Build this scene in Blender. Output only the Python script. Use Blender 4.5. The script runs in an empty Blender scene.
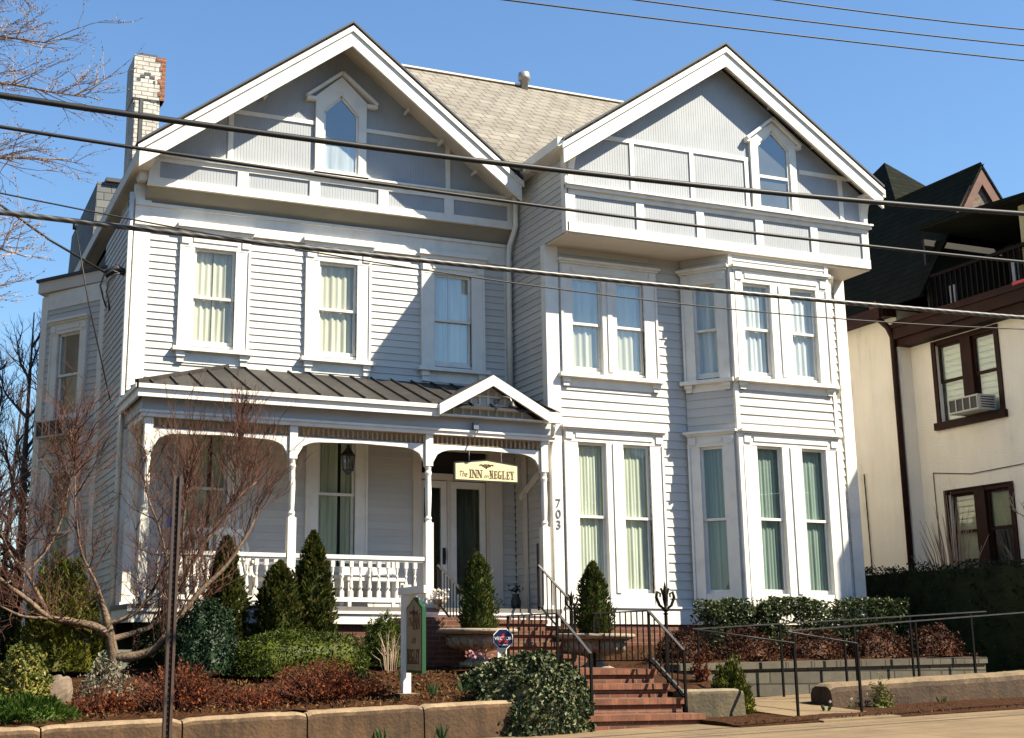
import bpy, math, random
from mathutils import Vector, Matrix, noise
R = math.radians
scene = bpy.context.scene
COL = scene.collection
ORG = {}

# ------------------------------------------------------------------ helpers
class Fr:
    """wall frame: a runs along the wall, b points outward, c is height"""
    def __init__(s, o, u, n):
        s.o = Vector(o); s.u = Vector(u).normalized(); s.n = Vector(n).normalized()
    def p(s, a, b, c):
        return s.o + s.u * a + s.n * b + Vector((0, 0, c))
def front(y): return Fr((0, y, 0), (1, 0, 0), (0, -1, 0))
W0 = Fr((0, 0, 0), (1, 0, 0), (0, 1, 0))          # plain world axes

class MB:
    def __init__(s): s.v = []; s.f = []; s.mi = []; s.k = 0
    def add(s, pts, faces):
        n = len(s.v); s.v += [tuple(p) for p in pts]
        for f in faces: s.f.append(tuple(n + i for i in f)); s.mi.append(s.k)
    def hexa(s, p):
        s.add(p, [(0, 3, 2, 1), (4, 5, 6, 7), (0, 1, 5, 4), (1, 2, 6, 5), (2, 3, 7, 6), (3, 0, 4, 7)])
    def box(s, fr, a0, a1, b0, b1, c0, c1):
        P = fr.p
        s.hexa([P(a0, b0, c0), P(a1, b0, c0), P(a1, b1, c0), P(a0, b1, c0), P(a0, b0, c1), P(a1, b0, c1), P(a1, b1, c1), P(a0, b1, c1)])
    def wbox(s, x0, x1, y0, y1, z0, z1): s.box(W0, x0, x1, y0, y1, z0, z1)
    def prism(s, fr, poly, b0, b1):
        n = len(poly)
        pts = [fr.p(a, b0, c) for a, c in poly] + [fr.p(a, b1, c) for a, c in poly]
        s.add(pts, [tuple(range(n)), tuple(range(2 * n - 1, n - 1, -1))] + [(i, (i + 1) % n, n + (i + 1) % n, n + i) for i in range(n)])
    def slab(s, poly, t):
        """polygon of world points extruded by vector t"""
        n = len(poly); t = Vector(t); q = [Vector(p) for p in poly]
        s.add(q + [p + t for p in q], [tuple(range(n)), tuple(range(2 * n - 1, n - 1, -1))] + [(i, (i + 1) % n, n + (i + 1) % n, n + i) for i in range(n)])
    def bar(s, p, q, w, h=None, up=(0, 0, 1)):
        p = Vector(p); q = Vector(q); h = h or w; d = (q - p).normalized(); up = Vector(up)
        x = d.cross(up)
        if x.length < 1e-4: x = d.cross(Vector((1, 0, 0)))
        x.normalize(); y = x.cross(d); x *= w / 2; y *= h / 2
        s.hexa([p - x - y, p + x - y, p + x + y, p - x + y, q - x - y, q + x - y, q + x + y, q - x + y])
    def tube(s, pts, r, n=6):
        pts = [Vector(p) for p in pts]; m = len(pts)
        rr = r if isinstance(r, (list, tuple)) else [r] * m
        base = len(s.v); x = None
        for i, p in enumerate(pts):
            d = (pts[min(i + 1, m - 1)] - pts[max(i - 1, 0)])
            if d.length < 1e-7: d = Vector((0, 0, 1))
            d.normalize()
            if x is None:
                x = d.cross(Vector((0.31, 0.17, 0.93)))
                if x.length < .05: x = d.cross(Vector((1, 0, 0)))
            x = x - d * x.dot(d); x.normalize(); y = d.cross(x)
            for j in range(n):
                t = 2 * math.pi * j / n
                s.v.append(tuple(p + (x * math.cos(t) + y * math.sin(t)) * rr[i]))
        for i in range(m - 1):
            for j in range(n):
                a = base + i * n + j; b = base + i * n + (j + 1) % n
                s.f.append((a, b, b + n, a + n)); s.mi.append(s.k)
        s.f.append(tuple(base + j for j in range(n - 1, -1, -1))); s.mi.append(s.k)
        s.f.append(tuple(base + (m - 1) * n + j for j in range(n))); s.mi.append(s.k)
    def lathe(s, c, prof, n=16):
        c = Vector(c); base = len(s.v); m = len(prof)
        for r, z in prof:
            for j in range(n):
                t = 2 * math.pi * j / n
                s.v.append((c.x + r * math.cos(t), c.y + r * math.sin(t), c.z + z))
        for i in range(m - 1):
            for j in range(n):
                a = base + i * n + j; b = base + i * n + (j + 1) % n
                s.f.append((a, b, b + n, a + n)); s.mi.append(s.k)
        s.f.append(tuple(base + j for j in range(n - 1, -1, -1))); s.mi.append(s.k)
        s.f.append(tuple(base + (m - 1) * n + j for j in range(n))); s.mi.append(s.k)
    def leaf(s, p, L, W, rng, up=None, spread=1.0):
        t = Vector((rng.gauss(0, 1), rng.gauss(0, 1), rng.gauss(0, 1)))
        if t.length < 1e-3: t = Vector((0, 0, 1))
        t.normalize()
        if up is not None: t = (Vector(up) + t * spread).normalized()
        q = t.cross(Vector((rng.gauss(0, 1), rng.gauss(0, 1), rng.gauss(0, 1))))
        if q.length < 1e-3: q = t.orthogonal()
        q.normalize(); p = Vector(p); nn = t.cross(q)
        n = len(s.v)
        s.v += [tuple(p - t * L / 2), tuple(p + q * W / 2 + nn * W * .18), tuple(p + t * L / 2), tuple(p - q * W / 2 + nn * W * .18)]
        s.f.append((n, n + 1, n + 2)); s.f.append((n, n + 2, n + 3)); s.mi += [s.k, s.k]
    def build(s, name, mat, parent=None, smooth=False, org=None):
        o0 = Vector(org) if org is not None else (ORG[parent] if parent else Vector((0, 0, 0)))
        me = bpy.data.meshes.new(name)
        ox, oy, oz = o0
        me.from_pydata([(a - ox, b - oy, c - oz) for a, b, c in s.v], [], s.f)
        for m in (mat if isinstance(mat, (list, tuple)) else [mat]): me.materials.append(m)
        if len(me.materials) > 1: me.polygons.foreach_set('material_index', s.mi)
        if smooth: me.polygons.foreach_set('use_smooth', [True] * len(me.polygons))
        me.update()
        ob = bpy.data.objects.new(name, me); COL.objects.link(ob)
        if parent: ob.parent = parent; ORG[ob] = o0
        else: ob.location = o0; ORG[ob] = o0
        return ob

def tag(o, label=None, cat=None, group=None, kind=None):
    if label: o['label'] = label
    if cat: o['category'] = cat
    if group: o['group'] = group
    if kind: o['kind'] = kind
    return o
def thing(name, loc, label, cat, group=None):
    o = bpy.data.objects.new(name, None); COL.objects.link(o); o.location = loc
    o.empty_display_size = .1
    ORG[o] = Vector(loc); return tag(o, label, cat, group)
def copy_tree(o, parent=None):
    c = o.copy(); COL.objects.link(c)
    if parent: c.parent = parent
    for ch in list(o.children): copy_tree(ch, c)
    return c

# ------------------------------------------------------------------ materials
def nodes(name):
    m = bpy.data.materials.new(name); m.use_nodes = True
    nt = m.node_tree; b = nt.nodes['Principled BSDF']
    return m, nt, b
def N(nt, t, **kw):
    n = nt.nodes.new(t)
    for k, v in kw.items(): setattr(n, k, v)
    return n
def ramp(nt, fac, stops):
    r = N(nt, 'ShaderNodeValToRGB'); nt.links.new(fac, r.inputs[0])
    e = r.color_ramp.elements
    while len(e) < len(stops): e.new(.5)
    for i, (p, c) in enumerate(stops): e[i].position = p; e[i].color = (*c, 1)
    return r.outputs[0]
def mathn(nt, op, a, b=None):
    n = N(nt, 'ShaderNodeMath', operation=op)
    for i, q in enumerate((a, b)):
        if q is None: continue
        if hasattr(q, 'is_output'): nt.links.new(q, n.inputs[i])
        else: n.inputs[i].default_value = q
    return n.outputs[0]
def sc(c, k): return tuple(min(1, max(0, x * k)) for x in c)
def bump(nt, b, h, strength=.3, dist=.01):
    n = N(nt, 'ShaderNodeBump'); n.inputs['Strength'].default_value = strength; n.inputs['Distance'].default_value = dist
    nt.links.new(h, n.inputs['Height']); nt.links.new(n.outputs[0], b.inputs['Normal'])
def mk(name, col, rough=.6, var=.12, scale=2.5, bmp=0, bscale=40, metal=0, dirt=None, spec=None):
    """paint / stone / metal: colour with two scales of uneven weathering"""
    m, nt, b = nodes(name)
    tc = N(nt, 'ShaderNodeTexCoord').outputs['Object']
    n1 = N(nt, 'ShaderNodeTexNoise'); n1.inputs['Scale'].default_value = scale; n1.inputs['Detail'].default_value = 6; n1.inputs['Roughness'].default_value = .65
    nt.links.new(tc, n1.inputs['Vector'])
    c = ramp(nt, n1.outputs['Fac'], [(.3, sc(col, 1 - var)), (.7, sc(col, 1 + var * .6))])
    if dirt:
        n2 = N(nt, 'ShaderNodeTexNoise'); n2.inputs['Scale'].default_value = scale * 3.1; n2.inputs['Detail'].default_value = 8
        nt.links.new(tc, n2.inputs['Vector'])
        mx = N(nt, 'ShaderNodeMixRGB'); f = ramp(nt, n2.outputs['Fac'], [(.5, (0, 0, 0)), (.75, (dirt[1],) * 3)])
        nt.links.new(f, mx.inputs[0]); nt.links.new(c, mx.inputs[1]); mx.inputs[2].default_value = (*dirt[0], 1); c = mx.outputs[0]
    nt.links.new(c, b.inputs['Base Color'])
    b.inputs['Roughness'].default_value = rough; b.inputs['Metallic'].default_value = metal
    if spec is not None: b.inputs['Specular IOR Level'].default_value = spec
    if bmp:
        n3 = N(nt, 'ShaderNodeTexNoise'); n3.inputs['Scale'].default_value = bscale; n3.inputs['Detail'].default_value = 5
        nt.links.new(tc, n3.inputs['Vector']); bump(nt, b, n3.outputs['Fac'], bmp, .02)
    return m
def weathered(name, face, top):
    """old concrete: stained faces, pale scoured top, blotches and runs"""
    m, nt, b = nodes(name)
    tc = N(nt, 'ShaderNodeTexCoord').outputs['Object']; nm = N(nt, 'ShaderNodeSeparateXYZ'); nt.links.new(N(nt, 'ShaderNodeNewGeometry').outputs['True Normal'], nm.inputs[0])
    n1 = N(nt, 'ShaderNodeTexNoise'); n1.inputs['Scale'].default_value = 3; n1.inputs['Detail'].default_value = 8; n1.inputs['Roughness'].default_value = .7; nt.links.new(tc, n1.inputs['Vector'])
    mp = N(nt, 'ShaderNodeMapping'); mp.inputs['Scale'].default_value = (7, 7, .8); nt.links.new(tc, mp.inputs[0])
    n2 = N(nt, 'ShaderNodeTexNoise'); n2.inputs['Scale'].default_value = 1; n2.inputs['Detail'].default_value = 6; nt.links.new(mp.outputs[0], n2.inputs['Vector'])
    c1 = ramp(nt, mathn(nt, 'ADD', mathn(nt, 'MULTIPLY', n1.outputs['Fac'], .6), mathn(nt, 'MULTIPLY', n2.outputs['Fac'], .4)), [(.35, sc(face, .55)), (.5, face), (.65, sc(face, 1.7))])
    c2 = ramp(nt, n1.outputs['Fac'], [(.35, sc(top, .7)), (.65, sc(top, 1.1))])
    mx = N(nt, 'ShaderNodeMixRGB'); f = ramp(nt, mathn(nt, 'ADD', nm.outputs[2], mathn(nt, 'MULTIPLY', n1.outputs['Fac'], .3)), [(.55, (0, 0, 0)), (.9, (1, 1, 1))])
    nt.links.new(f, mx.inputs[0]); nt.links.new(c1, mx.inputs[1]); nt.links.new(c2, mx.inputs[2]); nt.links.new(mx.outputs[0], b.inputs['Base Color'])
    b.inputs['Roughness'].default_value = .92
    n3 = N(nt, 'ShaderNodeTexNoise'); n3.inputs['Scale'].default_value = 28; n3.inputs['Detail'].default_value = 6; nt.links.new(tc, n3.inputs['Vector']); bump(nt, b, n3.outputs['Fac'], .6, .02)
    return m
def lashed(name):
    """wound cable: dark sheath with a pale lashing spiral along X"""
    m, nt, b = nodes(name); tc = N(nt, 'ShaderNodeTexCoord').outputs['Object']; sp = N(nt, 'ShaderNodeSeparateXYZ'); nt.links.new(tc, sp.inputs[0])
    n1 = N(nt, 'ShaderNodeTexNoise'); n1.inputs['Scale'].default_value = 2.0; nt.links.new(tc, n1.inputs['Vector'])
    f = mathn(nt, 'FRACT', mathn(nt, 'ADD', mathn(nt, 'MULTIPLY', sp.outputs[0], 8.5), mathn(nt, 'ADD', mathn(nt, 'MULTIPLY', sp.outputs[2], 22.0), n1.outputs['Fac'])))
    nt.links.new(ramp(nt, f, [(.0, (.02, .02, .02)), (.45, (.03, .03, .03)), (.6, (.10, .097, .09)), (.85, (.085, .082, .078)), (1, (.02, .02, .02))]), b.inputs['Base Color']); b.inputs['Roughness'].default_value = .4
    return m
def boards(name, col):
    """painted clapboard: every board a touch different, faint vertical weathering"""
    m, nt, b = nodes(name); tc = N(nt, 'ShaderNodeTexCoord').outputs['Object']
    g = N(nt, 'ShaderNodeNewGeometry').outputs['Random Per Island']
    mp = N(nt, 'ShaderNodeMapping'); mp.inputs['Scale'].default_value = (3.2, 3.2, .7); nt.links.new(tc, mp.inputs[0])
    n1 = N(nt, 'ShaderNodeTexNoise'); n1.inputs['Scale'].default_value = 1; n1.inputs['Detail'].default_value = 7; n1.inputs['Roughness'].default_value = .7; nt.links.new(mp.outputs[0], n1.inputs['Vector'])
    f = mathn(nt, 'ADD', mathn(nt, 'MULTIPLY', g, .5), mathn(nt, 'MULTIPLY', n1.outputs['Fac'], .7))
    nt.links.new(ramp(nt, f, [(.2, sc(col, .84)), (.55, col), (.9, sc(col, 1.07))]), b.inputs['Base Color']); b.inputs['Roughness'].default_value = .55
    n3 = N(nt, 'ShaderNodeTexNoise'); n3.inputs['Scale'].default_value = 9; n3.inputs['Detail'].default_value = 6; nt.links.new(tc, n3.inputs['Vector']); bump(nt, b, n3.outputs['Fac'], .25, .012)
    return m
def stuccomat(name, col):
    m, nt, b = nodes(name); tc = N(nt, 'ShaderNodeTexCoord').outputs['Object']
    mp = N(nt, 'ShaderNodeMapping'); mp.inputs['Scale'].default_value = (2.5, 2.5, .35); nt.links.new(tc, mp.inputs[0])
    n1 = N(nt, 'ShaderNodeTexNoise'); n1.inputs['Scale'].default_value = 1; n1.inputs['Detail'].default_value = 8; n1.inputs['Roughness'].default_value = .7; nt.links.new(mp.outputs[0], n1.inputs['Vector'])
    n2 = N(nt, 'ShaderNodeTexNoise'); n2.inputs['Scale'].default_value = 1.3; n2.inputs['Detail'].default_value = 5; nt.links.new(tc, n2.inputs['Vector'])
    f = mathn(nt, 'ADD', mathn(nt, 'MULTIPLY', n1.outputs['Fac'], .6), mathn(nt, 'MULTIPLY', n2.outputs['Fac'], .4))
    nt.links.new(ramp(nt, f, [(.3, sc(col, .60)), (.42, sc(col, .90)), (.7, sc(col, 1.05))]), b.inputs['Base Color']); b.inputs['Roughness'].default_value = .9
    n3 = N(nt, 'ShaderNodeTexNoise'); n3.inputs['Scale'].default_value = 35; n3.inputs['Detail'].default_value = 6; nt.links.new(tc, n3.inputs['Vector']); bump(nt, b, n3.outputs['Fac'], .5, .02)
    return m
def leafmat(name, cols, rough=.5, trans=.25):
    """foliage: every leaf island takes its own tone from the ramp"""
    m, nt, b = nodes(name)
    g = N(nt, 'ShaderNodeNewGeometry').outputs['Random Per Island']
    st = [(i / max(1, len(cols) - 1), c) for i, c in enumerate(cols)]
    c = ramp(nt, g, st)
    tc = N(nt, 'ShaderNodeTexCoord').outputs['Object']
    n1 = N(nt, 'ShaderNodeTexNoise'); n1.inputs['Scale'].default_value = 3.5; n1.inputs['Detail'].default_value = 3; nt.links.new(tc, n1.inputs['Vector'])
    hv = N(nt, 'ShaderNodeHueSaturation'); nt.links.new(c, hv.inputs['Color'])
    v = N(nt, 'ShaderNodeMapRange'); v.inputs[1].default_value = .3; v.inputs[2].default_value = .7; v.inputs[3].default_value = .65; v.inputs[4].default_value = 1.35
    nt.links.new(n1.outputs['Fac'], v.inputs[0]); nt.links.new(v.outputs[0], hv.inputs['Value'])
    nt.links.new(hv.outputs[0], b.inputs['Base Color']); b.inputs['Roughness'].default_value = rough
    b.inputs['Specular IOR Level'].default_value = .18
    if trans:
        t = N(nt, 'ShaderNodeBsdfTranslucent'); nt.links.new(hv.outputs[0], t.inputs['Color'])
        mx = N(nt, 'ShaderNodeMixShader'); mx.inputs[0].default_value = trans
        nt.links.new(b.outputs[0], mx.inputs[1]); nt.links.new(t.outputs[0], mx.inputs[2])
        nt.links.new(mx.outputs[0], nt.nodes['Material Output'].inputs['Surface'])
    return m
def brickmat(name, c1, c2, mortar, w=.2, h=.067, msize=.008, mode='xy', vk=1.0, rough=.85, bmp=.6, offs=.5, tone=.25, tscale=1.2, spec=.5):
    m, nt, b = nodes(name)
    tc = N(nt, 'ShaderNodeTexCoord').outputs['Object']; sp = N(nt, 'ShaderNodeSeparateXYZ'); nt.links.new(tc, sp.inputs[0])
    x, y, z = sp.outputs
    if mode == 'flat': u = x; v = y
    elif mode == 'xy': u = mathn(nt, 'ADD', x, y); v = z
    elif mode == 'step': u = x; v = mathn(nt, 'ADD', z, y)
    else: u = y if mode == 'yz' else x; v = mathn(nt, 'MULTIPLY', z, vk)
    cb = N(nt, 'ShaderNodeCombineXYZ'); nt.links.new(u, cb.inputs[0]); nt.links.new(v, cb.inputs[1])
    br = N(nt, 'ShaderNodeTexBrick'); nt.links.new(cb.outputs[0], br.inputs['Vector'])
    br.inputs['Color1'].default_value = (*c1, 1); br.inputs['Color2'].default_value = (*c2, 1); br.inputs['Mortar'].default_value = (*mortar, 1)
    br.inputs['Scale'].default_value = 1; br.inputs['Brick Width'].default_value = w; br.inputs['Row Height'].default_value = h
    br.inputs['Mortar Size'].default_value = msize; br.inputs['Mortar Smooth'].default_value = .2; br.offset = offs
    n1 = N(nt, 'ShaderNodeTexNoise'); n1.inputs['Scale'].default_value = tscale; n1.inputs['Detail'].default_value = 7; n1.inputs['Roughness'].default_value = .7; nt.links.new(tc, n1.inputs['Vector'])
    mx = N(nt, 'ShaderNodeMixRGB', blend_type='MULTIPLY'); mx.inputs[0].default_value = 1
    nt.links.new(br.outputs['Color'], mx.inputs[1]); nt.links.new(ramp(nt, n1.outputs['Fac'], [(.3, (1 - tone,) * 3), (.7, (1 + 0 * tone,) * 3)]), mx.inputs[2])
    nt.links.new(mx.outputs[0], b.inputs['Base Color']); b.inputs['Roughness'].default_value = rough; b.inputs['Specular IOR Level'].default_value = spec
    n2 = N(nt, 'ShaderNodeTexNoise'); n2.inputs['Scale'].default_value = 45; n2.inputs['Detail'].default_value = 4; nt.links.new(tc, n2.inputs['Vector'])
    hh = mathn(nt, 'ADD', mathn(nt, 'MULTIPLY', br.outputs['Fac'], -1.0), mathn(nt, 'MULTIPLY', n2.outputs['Fac'], .35))
    bump(nt, b, hh, bmp, .01)
    return m
def groovemat(name, col, period=.055, rough=.6):
    """vertical beadboard: narrow grooves every `period` metres along X (+Y)"""
    m, nt, b = nodes(name)
    tc = N(nt, 'ShaderNodeTexCoord').outputs['Object']; sp = N(nt, 'ShaderNodeSeparateXYZ'); nt.links.new(tc, sp.inputs[0])
    u = mathn(nt, 'DIVIDE', mathn(nt, 'ADD', sp.outputs[0], sp.outputs[1]), period); f = mathn(nt, 'FRACT', u)
    g = ramp(nt, f, [(0, (0, 0, 0)), (.16, (1, 1, 1)), (.9, (1, 1, 1)), (1, (0, 0, 0))])
    n1 = N(nt, 'ShaderNodeTexNoise'); n1.inputs['Scale'].default_value = 3; n1.inputs['Detail'].default_value = 6; nt.links.new(tc, n1.inputs['Vector'])
    c = ramp(nt, n1.outputs['Fac'], [(.3, sc(col, .92)), (.7, sc(col, 1.05))]); nt.links.new(c, b.inputs['Base Color'])
    b.inputs['Roughness'].default_value = rough; bump(nt, b, g, .55, .008)
    return m
def glassmat(name, refl=.12, tint=(.9, .95, .95)):
    m, nt, b = nodes(name); nt.nodes.remove(b)
    tr = N(nt, 'ShaderNodeBsdfTransparent'); tr.inputs[0].default_value = (*tint, 1)
    gl = N(nt, 'ShaderNodeBsdfGlossy'); gl.inputs['Roughness'].default_value = .015
    tc = N(nt, 'ShaderNodeTexCoord').outputs['Object']; n1 = N(nt, 'ShaderNodeTexNoise'); n1.inputs['Scale'].default_value = 2.2; nt.links.new(tc, n1.inputs['Vector'])
    bp = N(nt, 'ShaderNodeBump'); bp.inputs['Strength'].default_value = .05; bp.inputs['Distance'].default_value = .02; nt.links.new(n1.outputs['Fac'], bp.inputs['Height']); nt.links.new(bp.outputs[0], gl.inputs['Normal'])
    lw = N(nt, 'ShaderNodeLayerWeight'); lw.inputs[0].default_value = .5
    f = mathn(nt, 'ADD', mathn(nt, 'MULTIPLY', mathn(nt, 'POWER', lw.outputs['Facing'], 4.0), .8), refl)
    mx = N(nt, 'ShaderNodeMixShader'); nt.links.new(f, mx.inputs[0]); nt.links.new(tr.outputs[0], mx.inputs[1]); nt.links.new(gl.outputs[0], mx.inputs[2])
    nt.links.new(mx.outputs[0], nt.nodes['Material Output'].inputs['Surface'])
    return m
def curtainmat(name, col, trans=.35):
    m, nt, b = nodes(name); b.inputs['Base Color'].default_value = (*col, 1); b.inputs['Roughness'].default_value = .9
    tc = N(nt, 'ShaderNodeTexCoord').outputs['Object']; mp = N(nt, 'ShaderNodeMapping'); mp.inputs['Scale'].default_value = (14, 14, .6); nt.links.new(tc, mp.inputs[0])
    n1 = N(nt, 'ShaderNodeTexNoise'); n1.inputs['Scale'].default_value = 1; nt.links.new(mp.outputs[0], n1.inputs['Vector'])
    c = ramp(nt, n1.outputs['Fac'], [(.3, sc(col, .72)), (.65, sc(col, 1.08))]); nt.links.new(c, b.inputs['Base Color'])
    t = N(nt, 'ShaderNodeBsdfTranslucent'); nt.links.new(c, t.inputs[0]); mx = N(nt, 'ShaderNodeMixShader'); mx.inputs[0].default_value = trans
    nt.links.new(b.outputs[0], mx.inputs[1]); nt.links.new(t.outputs[0], mx.inputs[2]); nt.links.new(mx.outputs[0], nt.nodes['Material Output'].inputs['Surface'])
    return m
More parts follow.
